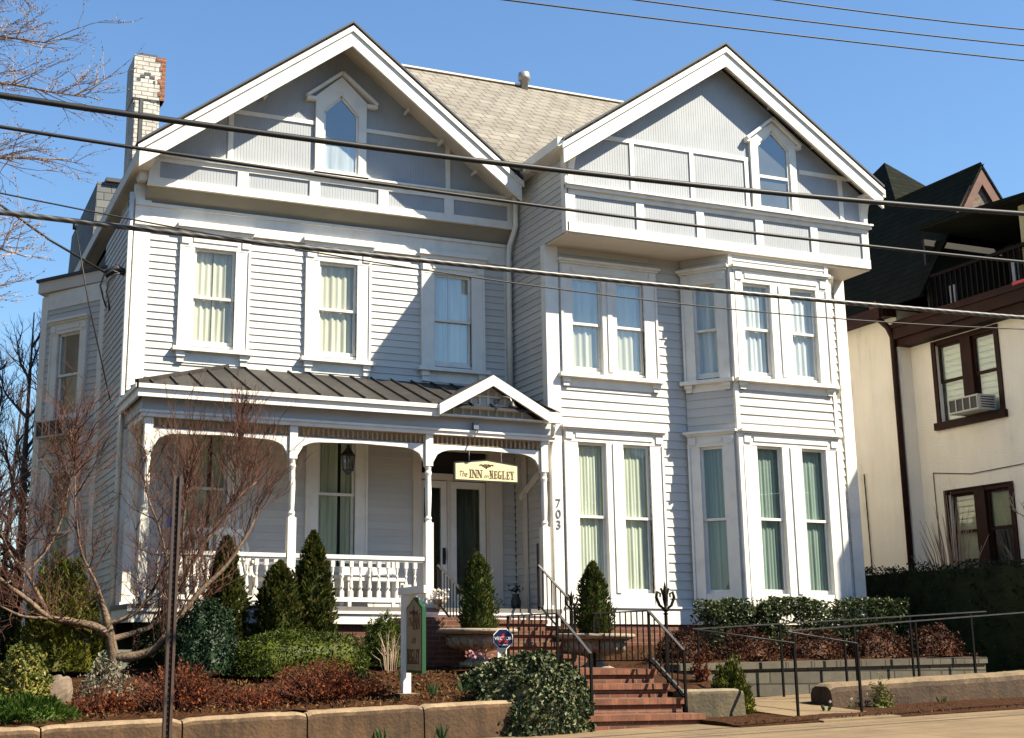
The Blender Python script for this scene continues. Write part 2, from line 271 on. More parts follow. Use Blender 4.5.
M = dict(
    trim=mk('white_trim_paint', (.70, .67, .605), .45, .07, 1.5, .15, 25, dirt=((.50, .47, .41), .5)),
    siding=boards('pale_grey_siding_paint', (.475, .46, .425)),
    bead=groovemat('grey_beadboard_paint', (.30, .32, .345), .046),
    shadegrey=mk('shade_tinted_grey', (.40, .43, .47), .55, .06),  # grey-blue of the porch frieze in shade, put into its colour
    soffit=mk('soffit_paint', (.58, .52, .44), .6, .06),
    tan=mk('tan_porch_wood', (.34, .25, .16), .6, .2, 4),
    decking=mk('grey_deck_boards', (.13, .12, .11), .7, .2, 4),
    ceil=mk('porch_ceiling_wood', (.26, .19, .11), .6, .15, 4),
    dark=mk('dark_interior', (.025, .024, .022), .9, .2),
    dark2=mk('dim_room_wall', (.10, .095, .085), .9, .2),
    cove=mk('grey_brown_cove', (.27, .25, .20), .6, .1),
    seam=mk('brown_standing_seam_metal', (.031, .028, .026), .55, .3, 2, dirt=((.06, .054, .047), .6), spec=.25),
    slate=mk('dark_roof_edge', (.045, .05, .06), .7, .2),
    iron=mk('black_iron', (.006, .0055, .005), .6, .3, 8, spec=.08),
    steelrail=mk('worn_iron_handrail', (.035, .034, .034), .3, .4, 8, spec=.6),
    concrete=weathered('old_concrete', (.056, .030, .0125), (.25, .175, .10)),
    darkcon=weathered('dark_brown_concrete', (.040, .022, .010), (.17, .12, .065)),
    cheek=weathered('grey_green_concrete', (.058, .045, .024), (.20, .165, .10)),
    walk=brickmat('pale_concrete_paving', (.205, .14, .07), (.19, .128, .062), (.10, .065, .03), 1.52, 1.5, .012, 'flat', tone=.42, tscale=1.4, bmp=.5, offs=0),
    asphalt=mk('asphalt', (.05, .05, .05), .9, .2, 3, .4, 80),
    mulch=mk('brown_mulch', (.042, .016, .006), .95, .55, 9, 1.0, 45, dirt=((.085, .045, .018), .6), spec=.1),
    lawn=mk('rough_ground', (.07, .075, .035), .95, .4, 3, .8, 25),
    stone=mk('urn_cast_stone', (.26, .21, .15), .85, .3, 5, .4, 35, dirt=((.07, .055, .035), .85)),
    rock=mk('field_stone', (.15, .11, .075), .9, .35, 6, .8, 9),
    bark=mk('grey_brown_bark', (.15, .10, .06), .85, .5, 9, .9, 24, dirt=((.04, .03, .02), .8)),
    twig=mk('reddish_twigs', (.085, .038, .026), .8, .6, 6, spec=.2),
    darkbark=mk('dark_bark', (.06, .045, .038), .85, .4, 10, .5, 30),
    budtwig=mk('pale_budding_twigs', (.30, .21, .15), .7, .4, 6),
    stucco=stuccomat('cream_stucco', (.88, .80, .665)),
    blindcream=mk('cream_roller_blind', (.78, .72, .58), .8, .06, 2),
    brownwood=mk('dark_brown_woodwork', (.030, .010, .006), .6, .35, 4, spec=.15),
    railwood=mk('shade_blackened_railing', (.010, .006, .005), .7, .3, 4, spec=.1),  # brown railing blackened in colour to carry the balcony's shade
    redwood=mk('brick_red_verge', (.10, .030, .014), .65, .4, 4),
    pebble=mk('rough_cast_gable', (.15, .11, .085), .95, .5, 14, 1, 40),
    signcream=mk('sign_cream', (.60, .53, .30), .5, .05),
    signtan=mk('sign_faded_gold', (.27, .195, .105), .6, .2, 8),
    green=mk('sign_green', (.004, .052, .016), .5, .1),
    black=mk('black_paint', (.012, .012, .013), .5, .2),
    gold=mk('gold_brown_lettering', (.09, .055, .02), .5, .2),
    rust=mk('letter_brown', (.07, .018, .01), .6, .2),
    navy=mk('navy_vinyl', (.012, .015, .05), .3, .1),
    red=mk('red_vinyl', (.5, .03, .03), .3, .1),
    whitev=mk('white_vinyl', (.8, .8, .8), .3, .05),
    numgrey=mk('number_metal', (.16, .17, .2), .35, .1, metal=.3),
    signpost=mk('brown_galvanised_post', (.055, .033, .024), .5, .3, 6),
    galv=mk('galvanised_metal', (.33, .31, .29), .45, .2, 6, metal=.5),
    acgrey=mk('air_conditioner_grey', (.45, .43, .38), .5, .15, 5),
    cable=mk('cable_sheath', (.012, .012, .013), .5, .4, 30, spec=.3),
    cable2=lashed('grey_wound_cable'),
    blindtan=mk('yellowed_roller_blind', (.40, .34, .19), .8, .2, 2),
    glass=glassmat('window_glass', .07), glassr=glassmat('reflective_window_glass', .22), glassd=glassmat('dim_glass', .02, (.8, .85, .8)),
    cream=curtainmat('cream_curtain', (.86, .80, .62)), white=curtainmat('white_sheer_curtain', (.82, .84, .84)),
    teal=curtainmat('pale_green_curtain', (.33, .42, .36)), mint=curtainmat('cream_green_curtain', (.80, .82, .66)),
    brick=brickmat('red_brick', (.20, .06, .028), (.115, .034, .018), (.18, .115, .07), msize=.010, tone=.5, tscale=5),
    stepbrick=brickmat('step_brick', (.24, .085, .038), (.15, .048, .022), (.12, .075, .042), .1, .15, .008, 'step', tone=.6, tscale=7),
    whitebrick=brickmat('white_painted_brick', (.62, .59, .53), (.54, .51, .46), (.24, .21, .18), .2, .075, .008, tone=.45, tscale=3),
    orangebrick=brickmat('bare_orange_brick', (.30, .095, .03), (.22, .065, .022), (.3, .22, .16), .2, .075, .008, tone=.5, tscale=6),
    shingle=brickmat('tan_asphalt_shingle', (.25, .224, .182), (.215, .193, .158), (.10, .086, .068), .30, .29, .014, 'xz', 1.63, tone=.5, tscale=1.6, bmp=1),
    bouncedrive=mk('pale_bounce_drive', (.50, .44, .34), .95, .2, 6, .6, 60),  # drive kept pale on purpose to bounce light onto the cream wall
    drabwall=mk('drab_blocker_wall', (.085, .085, .08), .9, .2, 2, .3, 40),  # dull grey keeps the added left house from bouncing coloured light
    greyshingle=brickmat('grey_shingle', (.16, .17, .17), (.12, .13, .135), (.05, .05, .05), .3, .16, .01, 'xy', 1, tone=.3),
    blackroof=brickmat('black_green_shingle', (.011, .013, .009), (.016, .017, .011), (.005, .006, .004), .3, .14, .01, 'xy', 1, tone=.3, rough=1, spec=.08),
    block=brickmat('grey_split_block', (.10, .088, .06), (.07, .06, .042), (.022, .019, .013), .42, .17, .012, 'xy', tone=.45, tscale=5, bmp=1),
    arbor=leafmat('arborvitae', [(.008, .017, .003), (.02, .034, .005), (.05, .06, .010), (.052, .062, .010), (.08, .045, .016)]),
    holly=leafmat('holly_leaf', [(.006, .016, .006), (.01, .024, .009), (.018, .034, .014)], .45, .1),
    yew=leafmat('yew_green', [(.014, .026, .003), (.034, .052, .005), (.075, .09, .01)]),
    conifer=leafmat('dwarf_spruce', [(.010, .025, .004), (.022, .046, .007), (.05, .068, .012), (.052, .07, .013), (.10, .05, .018)]),
    ivy=leafmat('variegated_ivy', [(.007, .014, .004), (.014, .026, .008), (.03, .045, .016), (.07, .08, .035), (.16, .16, .08)], .5, .1),
    barberry=leafmat('barberry_red', [(.045, .009, .004), (.11, .024, .008), (.20, .062, .018)], .6, .25),
    redhedge=leafmat('rust_brown_hedge', [(.016, .005, .002), (.034, .010, .004), (.07, .024, .009)], .6, .15),
    boxw=leafmat('boxwood', [(.013, .024, .007), (.03, .044, .014), (.075, .085, .03)], .35, .1),
    darkhedge=leafmat('dark_yew_hedge', [(.006, .012, .004), (.012, .02, .006), (.03, .035, .01)], .6, .1),
    varieg=leafmat('variegated_euonymus', [(.025, .045, .008), (.07, .085, .016), (.24, .20, .05)], .4, .2),
    juniper=leafmat('juniper', [(.012, .032, .004), (.026, .058, .007), (.055, .09, .012)]),
    gold_c=leafmat('golden_cypress', [(.024, .036, .003), (.055, .066, .006), (.11, .10, .012)]),
    paleleaf=leafmat('silver_leaf', [(.10, .12, .08), (.25, .24, .17), (.12, .05, .04)], .5, .2),
    tulip=leafmat('tulip_leaf', [(.02, .06, .018), (.05, .10, .035)], .4, .3),
    petal=leafmat('pale_petal', [(.7, .66, .6), (.75, .72, .7)], .6, .3),
    pinkpetal=leafmat('pink_petal', [(.6, .25, .3), (.7, .4, .45)], .6, .3),
    litter=leafmat('dry_leaf_litter', [(.035, .014, .005), (.07, .032, .011), (.15, .08, .03)], .8, .1),
)
# ================================================================= THE INN
inn = thing('inn_house', (0, 0, 0), 'large white clapboard Victorian inn with two front gables and a porch', 'house')
rw = random.Random(5)
def clap(mb, fr, a0, a1, c0, c1, h, ops=(), lim=None, proud=.021):
    c = c0
    while c < c1 - .01:
        t = min(c + h, c1); segs = [(a0, a1)]
        if lim:
            q = lim(t); segs = [q] if q[1] > q[0] else []
        for (o0, o1, p0, p1) in ops:
            if t > p0 + .001 and c < p1 - .001:
                ns = []
                for s0, s1 in segs:
                    if o1 <= s0 or o0 >= s1: ns.append((s0, s1)); continue
                    if o0 > s0: ns.append((s0, o0))
                    if o1 < s1: ns.append((o1, s1))
                segs = ns
        P = fr.p
        for s0, s1 in segs:
            if s1 - s0 < .01: continue
            e = s0
            while e < s1 - .001:                     # boards of odd lengths, butted with a hairline joint
                q = min(s1, e + rw.uniform(1.3, 3.6)); q = s1 if s1 - q < .5 else q; j = rw.uniform(-.0025, .0025); x1 = q - (.003 if q < s1 else 0)
                mb.hexa([P(e, -.03, c), P(x1, -.03, c), P(x1, proud + j, c + j), P(e, proud - j, c - j), P(e, -.03, t + .004), P(x1, -.03, t + .004), P(x1, .003, t + .004), P(e, .003, t + .004)]); e = q
        c = t
def curtain(fr, a0, a1, c0, c1, mat, par, b=-.082, amp=.011, gap=None, folds=None):
    mb = MB(); n = int((a1 - a0) / .012); base = len(mb.v); ph = rw.random() * 6; fq = folds or (52 + rw.random() * 18)
    if mat in (M['mint'], M['teal']): fq = 96 + rw.random() * 20; amp = .009
    if gap: gap = (gap[0] * rw.uniform(.3, 1.6), gap[1] + rw.uniform(-.05, .05))
    for i in range(n + 1):
        a = a0 + (a1 - a0) * i / n
        w = math.sin(a * fq + ph) * amp + math.sin(a * fq * .43 + ph * 2) * amp * .7
        for c, k in ((c0, 1.15), ((c0 + c1) / 2, 1), (c1, .7)):
            mb.v.append(tuple(fr.p(a, b + w * k, c)))
    mid = (a0 + a1) / 2
    for i in range(n):
        am = a0 + (a1 - a0) * (i + .5) / n
        if gap and abs(am - mid - gap[1]) < gap[0]: continue
        for j in range(2):
            q = i * 3 + j; mb.f.append((q, q + 3, q + 4, q + 1)); mb.mi.append(0)
    return mb.build('curtain', mat, par, True)
def sash_pair(fr, a0, a1, c0, c1, par, glass, midk=.5):
    m = c0 + (c1 - c0) * midk; s = .04
    for (z0, z1, b, up) in ((m - .02, c1, -.002, 1), (c0, m + .02, -.036, 0)):
        mb = MB(); d = .032
        mb.box(fr, a0, a0 + s, b - d, b, z0, z1); mb.box(fr, a1 - s, a1, b - d, b, z0, z1)
        mb.box(fr, a0 + s, a1 - s, b - d, b, z1 - (.04 if up else .04), z1); mb.box(fr, a0 + s, a1 - s, b - d, b, z0, z0 + (.04 if up else .065))
        sh = mb.build('sash', M['trim'], par)
        g = MB(); bb = b - d * .5
        g.add([fr.p(a0 + s, bb, z0 + .03), fr.p(a1 - s, bb, z0 + .03), fr.p(a1 - s, bb, z1 - .03), fr.p(a0 + s, bb, z1 - .03)], [(0, 1, 2, 3)])
        g.build('pane', glass, par)
def jambs(mb, fr, a0, a1, c0, c1, depth=.15, t=.03):
    mb.box(fr, a0 - t, a0, -depth, .0, c0 - t, c1 + t); mb.box(fr, a1, a1 + t, -depth, .0, c0 - t, c1 + t)
    mb.box(fr, a0, a1, -depth, .0, c1, c1 + t); mb.box(fr, a0, a1, -depth, .0, c0 - t, c0)
def window(fr, lights, c0, c1, cwl, cwr, head, cur, glass='glass', sill=True, crown=.1, apron=.13, midk=.5, label=None, gaps=None, bottom=None, base=None, par=None):
    """casing (the window part) with sill, crown, sashes, panes and curtains as its own pieces"""
    par = par or inn
    A0 = lights[0][0] - cwl; A1 = lights[-1][1] + cwr; t = .05
    bt = c0 - .07 if bottom is None else bottom
    mb = MB()
    mb.box(fr, A0, lights[0][0], 0, t, bt, c1); mb.box(fr, lights[-1][1], A1, 0, t, bt, c1)
    for p, q in zip(lights, lights[1:]):
        mb.box(fr, p[1], q[0], 0, t + .004, bt, c1)
        mb.box(fr, (p[1] + q[0]) / 2 - .04, (p[1] + q[0]) / 2 + .04, t + .004, t + .022, c0, c1)
    mb.box(fr, A0, A1, 0, t + .006, c1, c1 + head)
    # raised strip and corner blocks on the head board
    mb.box(fr, A0 + .2, A1 - .2, t + .006, t + .022, c1 + head * .35, c1 + head * .72)
    for x in (A0 + .02, A1 - .14): mb.box(fr, x, x + .12, t + .006, t + .026, c1 + head * .2, c1 + head * .86)
    for x0, x1 in ((A0, A0 + .035), (A1 - .035, A1)): mb.box(fr, x0, x1, t, t + .018, bt, c1)
    for l0, l1 in lights: jambs(mb, fr, l0, l1, c0, c1)
    if bottom is not None:
        for l0, l1 in lights: mb.box(fr, l0, l1, 0, t - .01, bt, c0)
    w = mb.build('window', M['trim'], par)
    if label: w['label'] = label
    if crown:
        k = MB(); z = c1 + head
        k.box(fr, A0 - .02, A1 + .02, 0, .085, z, z + crown * .45); k.box(fr, A0 - .05, A1 + .05, 0, .125, z + crown * .45, z + crown)
        k.build('crown', M['trim'], w)
    if sill:
        k = MB()
        k.box(fr, A0 - .06, A1 + .06, 0, .13, c0 - .13, c0 - .07)
        if apron:
            k.box(fr, A0 + .02, A1 - .02, 0, .03, c0 - .13 - apron, c0 - .13)
            for x in (A0 + .0, A1 - .13):
                k.box(fr, x, x + .13, 0, .085, c0 - .13 - apron * .5, c0 - .13); k.box(fr, x + .015, x + .115, 0, .06, c0 - .13 - apron, c0 - .13 - apron * .5)
        k.build('sill', M['trim'], w)
    for i, (l0, l1) in enumerate(lights):
        sash_pair(fr, l0, l1, c0, c1, w, M[glass], midk)
        if cur: curtain(fr, l0, l1, c0, c1, M[cur], w, gap=gaps[i] if gaps else None)
    return w

FA, FL, FB, FO = front(0), front(1.24), front(-.70), front(-.75)
# ---- openings
win2 = [(-5.404, -4.757), (-3.40, -2.763), (-1.432, -.765)]; z2 = (3.918, 5.431)
porchwin = [(-5.40, -4.78), (-3.36, -2.76)]; zp = (.58, 2.58)
UP = (3.727, 5.255); LO = (.268, 2.579)
# ---- left front wall, upper and porch parts
mb = MB()
ops = [(a, b, z2[0], z2[1]) for a, b in win2] + [(a, b, zp[0], zp[1]) for a, b in porchwin] + [(-1.70, -.30, 0, 2.5)]
clap(mb, FL, -6.3, -.02, 0.0, 5.78, .112, ops); mb.build('wall', M['siding'], inn)
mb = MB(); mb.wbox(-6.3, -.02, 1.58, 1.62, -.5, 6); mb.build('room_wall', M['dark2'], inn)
mb = MB()      # corner boards and frieze
mb.box(FL, -6.34, -6.10, -.2, .035, 2.6, 5.78); mb.box(FL, -6.34, -6.10, -.2, .03, -.1, 2.55)
mb.box(FL, -6.10, -.02, 0, .04, 5.78, 6.07); mb.box(FL, -6.34, -.02, .04, .07, 6.01, 6.06); mb.box(FL, -6.34, -.02, 0, .065, 5.70, 5.78)
mb.box(FL, -.16, -.02, 0, .032, 3.6, 5.70); mb.box(FL, -6.34, -6.10, -.2, .035, 5.78, 6.4)
mb.build('corner_trim', M['trim'], inn)
for i, (a, b) in enumerate(win2):
    window(FL, [(a, b)], z2[0], z2[1], .23, .23, .24, 'cream', 'glassr' if i == 2 else 'glass', crown=.13, apron=.17, gaps=[(.006, -.02)], midk=.49)
for a, b in porchwin: window(FL, [(a, b)], zp[0], zp[1], .2, .2, .2, 'mint', 'glassd', crown=.06, gaps=[(.025, .1)], midk=.58)
# ---- side wall on the left, bay and rear block
FS = Fr((-6.33, 1.24, 0), (0, 1, 0), (-1, 0, 0))
mb = MB(); clap(mb, FS, .03, 2.9, -.4, 6.2, .112)
fc = Fr((-6.33, 3.96, 0), (-.87, 1.34, 0), (-1.34, -.87, 0)); LF = math.hypot(.87, 1.34)
clap(mb, fc, 0, LF, -.6, 5.55, .112, [(.55, 1.12, 3.25, 4.72), (.55, 1.12, .3, 2.3)])
fc2 = Fr((-7.2, 5.3, 0), (.87, 1.34, 0), (-1.34, .87, 0)); clap(mb, fc2, 0, LF, -.6, 5.55, .112)
FS3 = Fr((-6.33, 6.64, 0), (0, 1, 0), (-1, 0, 0)); clap(mb, FS3, 0, 4.3, -.6, 6.2, .112)
mb.build('side_wall', M['siding'], inn)
mb = MB(); mb.prism(Fr((0, 0, 0), (1, 0, 0), (0, 0, 1)), [(0, 0)] * 0 or [(0, 0), (1, 0), (1, 1)], 0, 0.001) if False else None
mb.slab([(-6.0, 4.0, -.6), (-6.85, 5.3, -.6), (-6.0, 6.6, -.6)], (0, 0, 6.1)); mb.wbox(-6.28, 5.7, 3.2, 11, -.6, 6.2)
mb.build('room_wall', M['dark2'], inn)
mb = MB()
mb.box(fc, -.06, .1, -.03, .03, -.6, 5.45); mb.box(fc, LF - .14, LF + .02, -.03, .035, -.6, 5.45); mb.box(FS, .04, .2, -.02, .03, -.5, 6.1); mb.box(fc, .1, LF - .14, 0, .03, 5.2, 5.5)
mb.build('corner_trim', M['trim'], inn)
window(fc, [(.55, 1.12)], 3.25, 4.72, .19, .19, .18, None, 'glassr', crown=.08, midk=.5)
k = MB(); k.box(fc, .57, .78, -.2, -.18, 3.9, 4.7); k.box(fc, .57, 1.1, -.2, -.18, 3.27, 4.0); k.build('roller_blind', M['blindtan'], inn)
window(fc, [(.55, 1.12)], .3, 2.3, .19, .19, .18, 'cream', 'glassd', crown=.08)
bo = [(-6.2, 3.72, 0), (-7.32, 5.3, 0), (-6.2, 6.9, 0)]
mb = MB(); mb.slab([(x, y, 5.52) for x, y, _ in bo], (0, 0, .2)); mb.build('bay_eave', M['soffit'], inn)
mb = MB(); mb.slab([(-6.2, 3.66, 5.722), (-7.37, 5.3, 5.722), (-6.2, 6.96, 5.722)], (0, 0, .05)); mb.build('bay_roof', M['slate'], inn)
mb = MB(); P8 = [(-6.27, 7, 5.75), (-4.6, 7, 5.75), (-4.6, 11, 5.75), (-6.27, 11, 5.75), (-6.17, 7.1, 8.38), (-4.6, 7.1, 8.38), (-4.6, 11, 8.38), (-6.17, 11, 8.38)]
mb.hexa([Vector(p) for p in P8]); mb.build('rear_mansard', M['greyshingle'], inn)
mb = MB(); mb.wbox(-6.02, -5.55, 7.02, 7.5, 8.385, 8.46); mb.build('mansard_coping', M['slate'], inn)
# ---- right wing: side wall, front wall
FX = Fr((0, 1.24, 0), (0, -1, 0), (-1, 0, 0))
mb = MB(); clap(mb, FX, .02, 1.10, 0, 5.75, .112); clap(mb, FX, .02, 1.86, 5.75, 7.05, .112)
mb.build('side_wall', M['siding'], inn)
wl = [(.429, .975), (1.234, 1.755)]; ll = [(.468, .968), (1.27, 1.766)]
mb = MB(); clap(mb, FA, .2, 2.52, 0.06, 5.74, .139, [(.429, 1.755, *UP), (.468, 1.766, *LO)]); mb.build('wall', M['siding'], inn)
mb = MB(); clap(mb, FA, 5.38, 5.62, 0.06, 5.74, .139); mb.build('wall', M['siding'], inn)
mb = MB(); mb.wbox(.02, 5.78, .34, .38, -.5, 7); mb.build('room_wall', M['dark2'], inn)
mb = MB()
mb.box(FA, 5.6, 5.82, -.12, .035, -.15, 5.74); mb.box(FA, 5.4, 5.6, -.02, .045, -.2, .055); mb.build('corner_trim', M['trim'], inn)
mb = MB(); mb.box(FA, -.03, .2, -.12, .035, -.15, 5.74)
mb.box(FA, .2, 2.5, -.02, .045, -.20, .055); mb.box(FA, .19, 2.5, .045, .07, .04, .07)
mb.build('corner_trim', M['trim'], inn)
mb = MB(); mb.wbox(.0, 5.8, -.02, .3, -1.3, -.2); mb.slab([(2.47, 0, -1.3), (2.98, -.72, -1.3), (4.91, -.72, -1.3), (5.42, 0, -1.3)], (0, 0, 1.1)); mb.build('foundation', M['brick'], inn)
window(FA, wl, *UP, .2, .24, .2, 'cream', 'glassr', crown=.07, apron=.14, gaps=[None, None])
window(FA, ll, *LO, .24, .24, .18, 'mint', 'glass', sill=False, crown=.07, bottom=.055, midk=.5)
# unseen right side wall, painted white to bounce light onto the cream house
FR_ = Fr((5.8, 0, 0), (0, 1, 0), (1, 0, 0)); mb = MB(); clap(mb, FR_, .03, 11, -.5, 7.0, .139); mb.build('side_wall', M['trim'], inn)
# ---- bay on the wing
g0, g1, g2, g3 = Vector((2.475, 0, 0)), Vector((2.99, -.70, 0)), Vector((4.90, -.70, 0)), Vector((5.42, 0, 0))
d = g1 - g0; LB = d.length; FS_L = Fr(g0, d, (d.y, -d.x, 0)); d2 = g3 - g2; FS_R = Fr(g2, d2, (d2.y, -d2.x, 0))
mb = MB()
for fr, a0, a1 in ((FS_L, .04, LB - .05), (FB, 3.03, 4.86), (FS_R, .05, LB - .04)):
    clap(mb, fr, a0, a1, 2.80, 3.61, .139)
mb.build('bay_wall', M['siding'], inn); mb = MB()
for fr, a0, a1 in ((FS_L, .04, LB - .05), (FB, 3.03, 4.86), (FS_R, .05, LB - .04)): clap(mb, fr, a0, a1, 5.50, 5.74, .12)
mb.build('bay_wall', M['siding'], inn)
mb = MB()
for p, fr in ((g1, FB), (g2, FB)):
    mb.box(fr, p.x - .035, p.x + .035, -.12, .028, -.2, 5.742); mb.box(fr, p.x - .04, p.x + .04, -.06, .06, -.2, 2.76); mb.box(fr, p.x - .04, p.x + .04, -.06, .06, 3.62, 5.4)
for fr, a0, a1 in ((FS_L, .03, LB - .02), (FB, 3.0, 4.89), (FS_R, .02, LB - .03)):
    mb.box(fr, a0, a1, -.02, .045, -.20, .06); mb.box(fr, a0, a1, .045, .07, .045, .075)
mb.build('bay_trim', M['trim'], inn)
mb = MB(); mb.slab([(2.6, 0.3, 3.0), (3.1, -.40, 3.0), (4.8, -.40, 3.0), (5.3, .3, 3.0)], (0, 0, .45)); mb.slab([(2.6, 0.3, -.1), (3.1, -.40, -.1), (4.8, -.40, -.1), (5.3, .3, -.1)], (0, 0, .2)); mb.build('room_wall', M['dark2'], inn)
eu = [(3.19, 3.725), (4.11, 4.63)]; el = [(3.29, 3.765), (4.145, 4.62)]
window(FB, eu, *UP, .16, .23, .2, 'white', 'glass', crown=.08, apron=.12)
window(FB, el, *LO, .26, .24, .18, 'teal', 'glass', sill=False, crown=.07, bottom=.06)
for fr, (a0, a1), nm in ((FS_L, (.235, .625), 'l'), (FS_R, (.245, .635), 'r')):
    window(fr, [(a0, a1)], *UP, a0 - .04, LB - a1 - .06, .2, 'white', 'glass', crown=.08, apron=.12)
    window(fr, [(a0, a1)], *LO, a0 - .04, LB - a1 - .06, .18, 'teal', 'glass', sill=False, crown=.07, bottom=.06)
# ---- third-floor overhang on the wing
def gz(a): return 6.92 + min(a + .2, 6.0 - a) * .69 - .04
mb = MB(); mb.prism(FO, [(0.03, 6.5), (5.77, 6.5), (5.77, gz(5.77)), (2.9, gz(2.9)), (.03, gz(.03))], -.08, 0)
mb.box(FO, .1, 5.7, -.08, .0, 5.8, 6.5); mb.build('gable_wall', M['bead'], inn)
mb = MB()
mb.box(FO, -.005, 5.805, -.06, .03, 5.745, 5.90)                      # bottom rail
mb.box(FO, 0, 5.8, 0, .03, 6.36, 6.44); mb.box(FO, -.03, 5.83, 0, .085, 6.44, 6.49); mb.box(FO, -.05, 5.85, 0, .12, 6.49, 6.52)
for a in (.0, 1.24, 2.36, 3.5, 4.6, 5.66): mb.box(FO, a, a + .14, 0, .026, 5.90, 6.36)
mb.box(FO, 0, .12, -.02, .032, 6.52, 7.0); mb.box(FO, 5.68, 5.8, -.02, .032, 6.52, 7.0)
mb.box(FO, .12, 3.45, 0, .024, 7.36, 7.43); mb.box(FO, 4.45, 5.6, 0, .024, 7.28, 7.35)
for a, t in ((1.16, 7.36), (2.28, 7.36), (3.35, 7.36), (5.25, 7.3)): mb.box(FO, a, a + .075, 0, .022, 6.52, t)
mb.box(Fr((0, 0, 0), (0, -1, 0), (-1, 0, 0)), .64, .78, -.02, .03, 5.75, 7.05)
mb.build('gable_trim', M['trim'], inn)
mb = MB(); mb.wbox(.005, 5.795, -.74, .02, 5.72, 5.744); mb.build('overhang_soffit', M['soffit'], inn)
mb = MB(); clap(mb, Fr((5.8, -.75, 0), (0, 1, 0), (1, 0, 0)), .02, .78, 5.75, 7.0, .112); mb.build('side_wall', M['siding'], inn)
# curved eave brackets
def eave_bracket(fr, a0, a1, c1):
    mb = MB(); poly = []
    for i in range(7):
        t = i / 6 * math.pi / 2; poly.append((.03 + .25 * (1 - math.cos(t)), c1 - .55 + .53 * math.sin(t)))
    pts = [(0.0, c1 - .55)] + poly + [(.0, c1)]
    n = len(pts)
    mb.add([fr.p(a0, b, c) for b, c in pts] + [fr.p(a1, b, c) for b, c in pts], [tuple(range(n)), tuple(range(2 * n - 1, n - 1, -1))] + [(i, (i + 1) % n, n + (i + 1) % n, n + i) for i in range(n)])
    mb.build('eave_bracket', M['trim'], inn)
eave_bracket(FO, .02, .12, 7.06); eave_bracket(FO, 5.66, 5.8, 7.04)
# ---- gable windows with pointed heads
def gable_window(fr, a0, a1, c0, cs, ca, peak, sh0, sh1, shz, cur, ck, label):
    am = (a0 + a1) / 2; mb = MB(); t = .06
    A0, A1 = a0 - .13, a1 + .13
    mb.box(fr, A0, a0, 0, t, c0 - .0, cs); mb.box(fr, a1, A1, 0, t, c0 - .0, cs); mb.box(fr, A0 - .03, A1 + .03, 0, .1, c0 - .07, c0)
    for s, (x0, xs, sx) in ((1, (a0, A0, sh0)), (-1, (a1, A1, sh1))):
        mb.add([fr.p(x0, 0, cs), fr.p(xs, 0, cs), fr.p(xs, 0, shz), fr.p(am, 0, peak - .06), fr.p(am, 0, ca),
                fr.p(x0, t, cs), fr.p(xs, t, cs), fr.p(xs, t, shz), fr.p(am, t, peak - .06), fr.p(am, t, ca)],
               [(0, 1, 2, 3, 4), (9, 8, 7, 6, 5), (0, 5, 6, 1), (1, 6, 7, 2), (2, 7, 8, 3), (3, 8, 9, 4), (4, 9, 5, 0)])
        p, q = fr.p(sx, .05, shz - .03), fr.p(am, .05, peak)
        mb.bar(p, q, .14, .05, up=(fr.n.z, 0, 1) if False else Vector((0, 0, 1)))
        mb.box(fr, min(sx, xs) - .0, max(sx, xs) + .0, 0, .1, shz - .09, shz - .03)
    w = mb.build('gable_window', M['trim'], inn)
    s = .04; m = c0 + (cs - c0) * .52
    k = MB(); k.box(fr, a0, a0 + s, .004, .03, c0, cs); k.box(fr, a1 - s, a1, .004, .03, c0, cs); k.box(fr, a0 + s, a1 - s, .004, .03, c0, c0 + .05); k.box(fr, a0 + s, a1 - s, .004, .035, m - .025, m + .025)
    for x0 in (a0, a1): k.bar(fr.p(x0, .017, cs - .01), fr.p(am, .017, ca - .02), .026, .05)
    k.build('sash', M['trim'], w)
    g = MB(); g.add([fr.p(a0 + .01, .012, c0), fr.p(a1 - .01, .012, c0), fr.p(a1 - .01, .012, cs), fr.p(am, .012, ca - .01), fr.p(a0 + .01, .012, cs)], [(0, 1, 2, 3, 4)]); g.build('pane', M['glassr'], w)
    if cur: curtain(fr, a0 + .02, a1 - .02, c0 + .01, m, M[cur], w, b=.0065, amp=.0012)
    k = MB(); k.add([fr.p(a0, .003, c0), fr.p(a1, .003, c0), fr.p(a1, .003, cs), fr.p(am, .003, ca), fr.p(a0, .003, cs)], [(0, 1, 2, 3, 4)]); k.build('dark_room', M['dark2'], w)
FG = front(.98)
gable_window(FG, -3.46, -2.86, 6.84, 7.865, 8.18, 8.56, -3.75, -2.55, 8.11, 'white', .5, None)
gable_window(FO, 3.59, 4.24, 6.56, 7.66, 7.98, 8.17, 3.38, 4.46, 7.78, None, 0, None)
